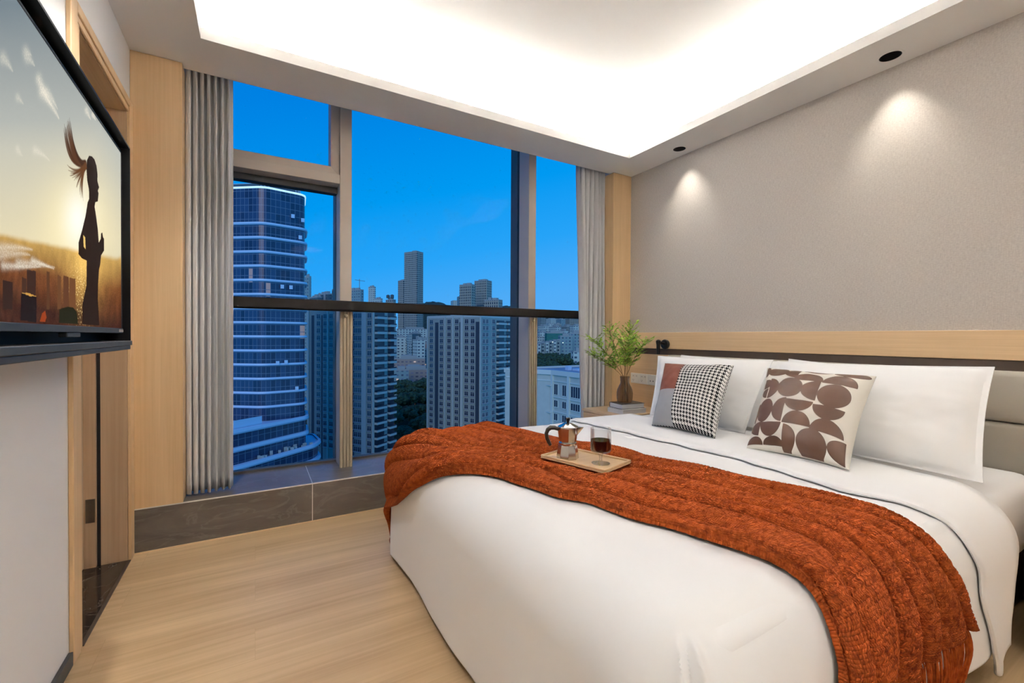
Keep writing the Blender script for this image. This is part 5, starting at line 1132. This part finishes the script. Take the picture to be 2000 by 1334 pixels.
for z_ in (-14.75, -18.6, -22.3): mb = MB(); mb.box(0, 24, -.25, 0, z_, z_+.35, mat=rotm); build('string_course', mb, 'cream_pale', nbd)
mb = MB(); rnd = random.Random(5)
for i in range(26):
    x = rnd.uniform(72, 92); y = rnd.uniform(70, 104); 
    mb.box(x, x+rnd.uniform(.5, 3), y, y+rnd.uniform(.5, 2.5), -8.2, -8.2+rnd.uniform(.25, 1.1))
build('roof_plant', mb, 'band', nbd)

# ---- trees
M['foliage'] = None
m, nt, b_ = newmat('dark_foliage'); t = N(nt, 'ShaderNodeTexCoord'); n = N(nt, 'ShaderNodeTexNoise'); n.inputs['Scale'].default_value = .9; n.inputs['Detail'].default_value = 5; nt.links.new(t.outputs['Object'], n.inputs['Vector'])
r = N(nt, 'ShaderNodeValToRGB'); r.color_ramp.elements[0].position = .35; r.color_ramp.elements[0].color = (.010, .030, .018, 1); r.color_ramp.elements[1].position = .68; r.color_ramp.elements[1].color = (.055, .13, .06, 1); nt.links.new(n.outputs['Fac'], r.inputs[0]); nt.links.new(r.outputs[0], b_.inputs['Base Color']); b_.inputs['Roughness'].default_value = 1
M['foliage'] = m
def crown_mesh(seed):
    bmm = bmesh.new(); rnd = random.Random(seed)
    for _ in range(7):
        c = Vector((rnd.uniform(-3, 3), rnd.uniform(-3, 3), rnd.uniform(6.5, 10.5))); r_ = rnd.uniform(1.8, 3.0)
        res = bmesh.ops.create_icosphere(bmm, subdivisions=3, radius=r_, matrix=Matrix.Translation(c))
        for v in res['verts']:
            d = (v.co-c).normalized(); v.co += d*(mnoise.noise(v.co*.9)*.9+mnoise.noise(v.co*2.6)*.45)
    me = bpy.data.meshes.new('crown'); bmm.to_mesh(me); bmm.free(); me.materials.append(M['foliage']); return me
cms = [crown_mesh(k) for k in range(3)]
tkb = MB(); tkb.tube([(0, 0, -3), (0, 0, 3), (.2, .1, 7)], [.35, .28, .15], 8)
tproto = None
def gz(x, y):
    ra_ = x/y; d = y; f = lambda t_: max(0, min(1, t_))**2*(3-2*max(0, min(1, t_))); return -72+f((ra_-.48)/.14)*f((d-90)/150)*44+f((d-600)/600)*40+26*f((d-190)/110)*f((ra_-.24)/.03)*f((.45-ra_)/.03)*(1-f((d-450)/200))
rnd = random.Random(12); spots = []
for _ in range(130): y = rnd.uniform(228, 326); spots.append((rnd.uniform(.268, .42)*y, y, 'dark leafy tree between the two apartment towers', 'trees between the apartment towers', 1.0))
for _ in range(12): y = rnd.uniform(185, 300); spots.append((rnd.uniform(.10, .235)*y, y, 'dark leafy tree between the office tower and the apartment tower', 'trees beside the office tower', 1.0))
for _ in range(120): y = rnd.uniform(205, 290); spots.append((rnd.uniform(.63, .84)*y, y, 'dark leafy tree in the belt above the cream building', 'tree belt above the cream building', .95))
for _ in range(10): y = rnd.uniform(330, 400); spots.append((rnd.uniform(.64, .68)*y, y, 'dark leafy tree left of the green netted building', 'trees left of the netted building', 1.1))
for _ in range(8): y = rnd.uniform(380, 460); spots.append((rnd.uniform(.305, .32)*y, y, 'tall dark tree among the low blocks of the gap', 'trees among the low blocks', 1.3))
kept = []
for sp_ in spots:
    if not taken(sp_[0], sp_[1], 5.5) and all((sp_[0]-k_[0])**2+(sp_[1]-k_[1])**2 > 64 for k_ in kept): kept.append(sp_)
for i, (x, y, lb, g_, sc_) in enumerate(kept):
    t = thing('leafy_tree', (x, y, gz(x, y)+(2 if y < 420 else 0)), lb, 'tree', g_); ORG[t.name] = Vector((0, 0, 0)); s_ = sc_*rnd.uniform(.8, 1.25)*(1.0 if 'belt' not in lb else 1.05); t.scale = (s_*1.25, s_*1.25, s_); t.rotation_euler = (0, 0, rnd.uniform(0, 6))
    c = bpy.data.objects.new('crown', cms[i % 3]); COL.objects.link(c); c.parent = t
    if tproto is None: tproto = build('trunk', tkb, 'twig', t)
    else: q_ = tproto.copy(); COL.objects.link(q_); q_.parent = t; q_.location = (0, 0, 0)
# ---- street lamps
lm_ = plain('street_light_glow', (.9, 1, .8), .5); lb_ = lm_.node_tree.nodes['Principled BSDF']; lb_.inputs['Emission Color'].default_value = (.85, 1, .75, 1); lb_.inputs['Emission Strength'].default_value = 5; M['glow'] = lm_
for (x, y, z, lb) in ((199.5, 268, -3.5, 'street lamp with bright greenish light beside the right curtain'), (193, 272, -3.0, 'street lamp with pale light left of the greenish one')):
    t = thing('street_lamp', (x, y, gz(x, y)), lb, 'street lamp'); ORG[t.name] = Vector((x, y, gz(x, y)))
    mb = MB(); mb.tube([(x, y, gz(x, y)), (x, y, z), (x-.8, y, z+.3)], .09, 6); build('pole', mb, 'roofkit', t)
    mb = MB(); mb.lathe([(0, -.2), (.25, -.12), (.3, .05), (0, .12)], 12, (x-1, y, z+.2)); build('lamp_head', mb, 'glow', t, smooth=True)
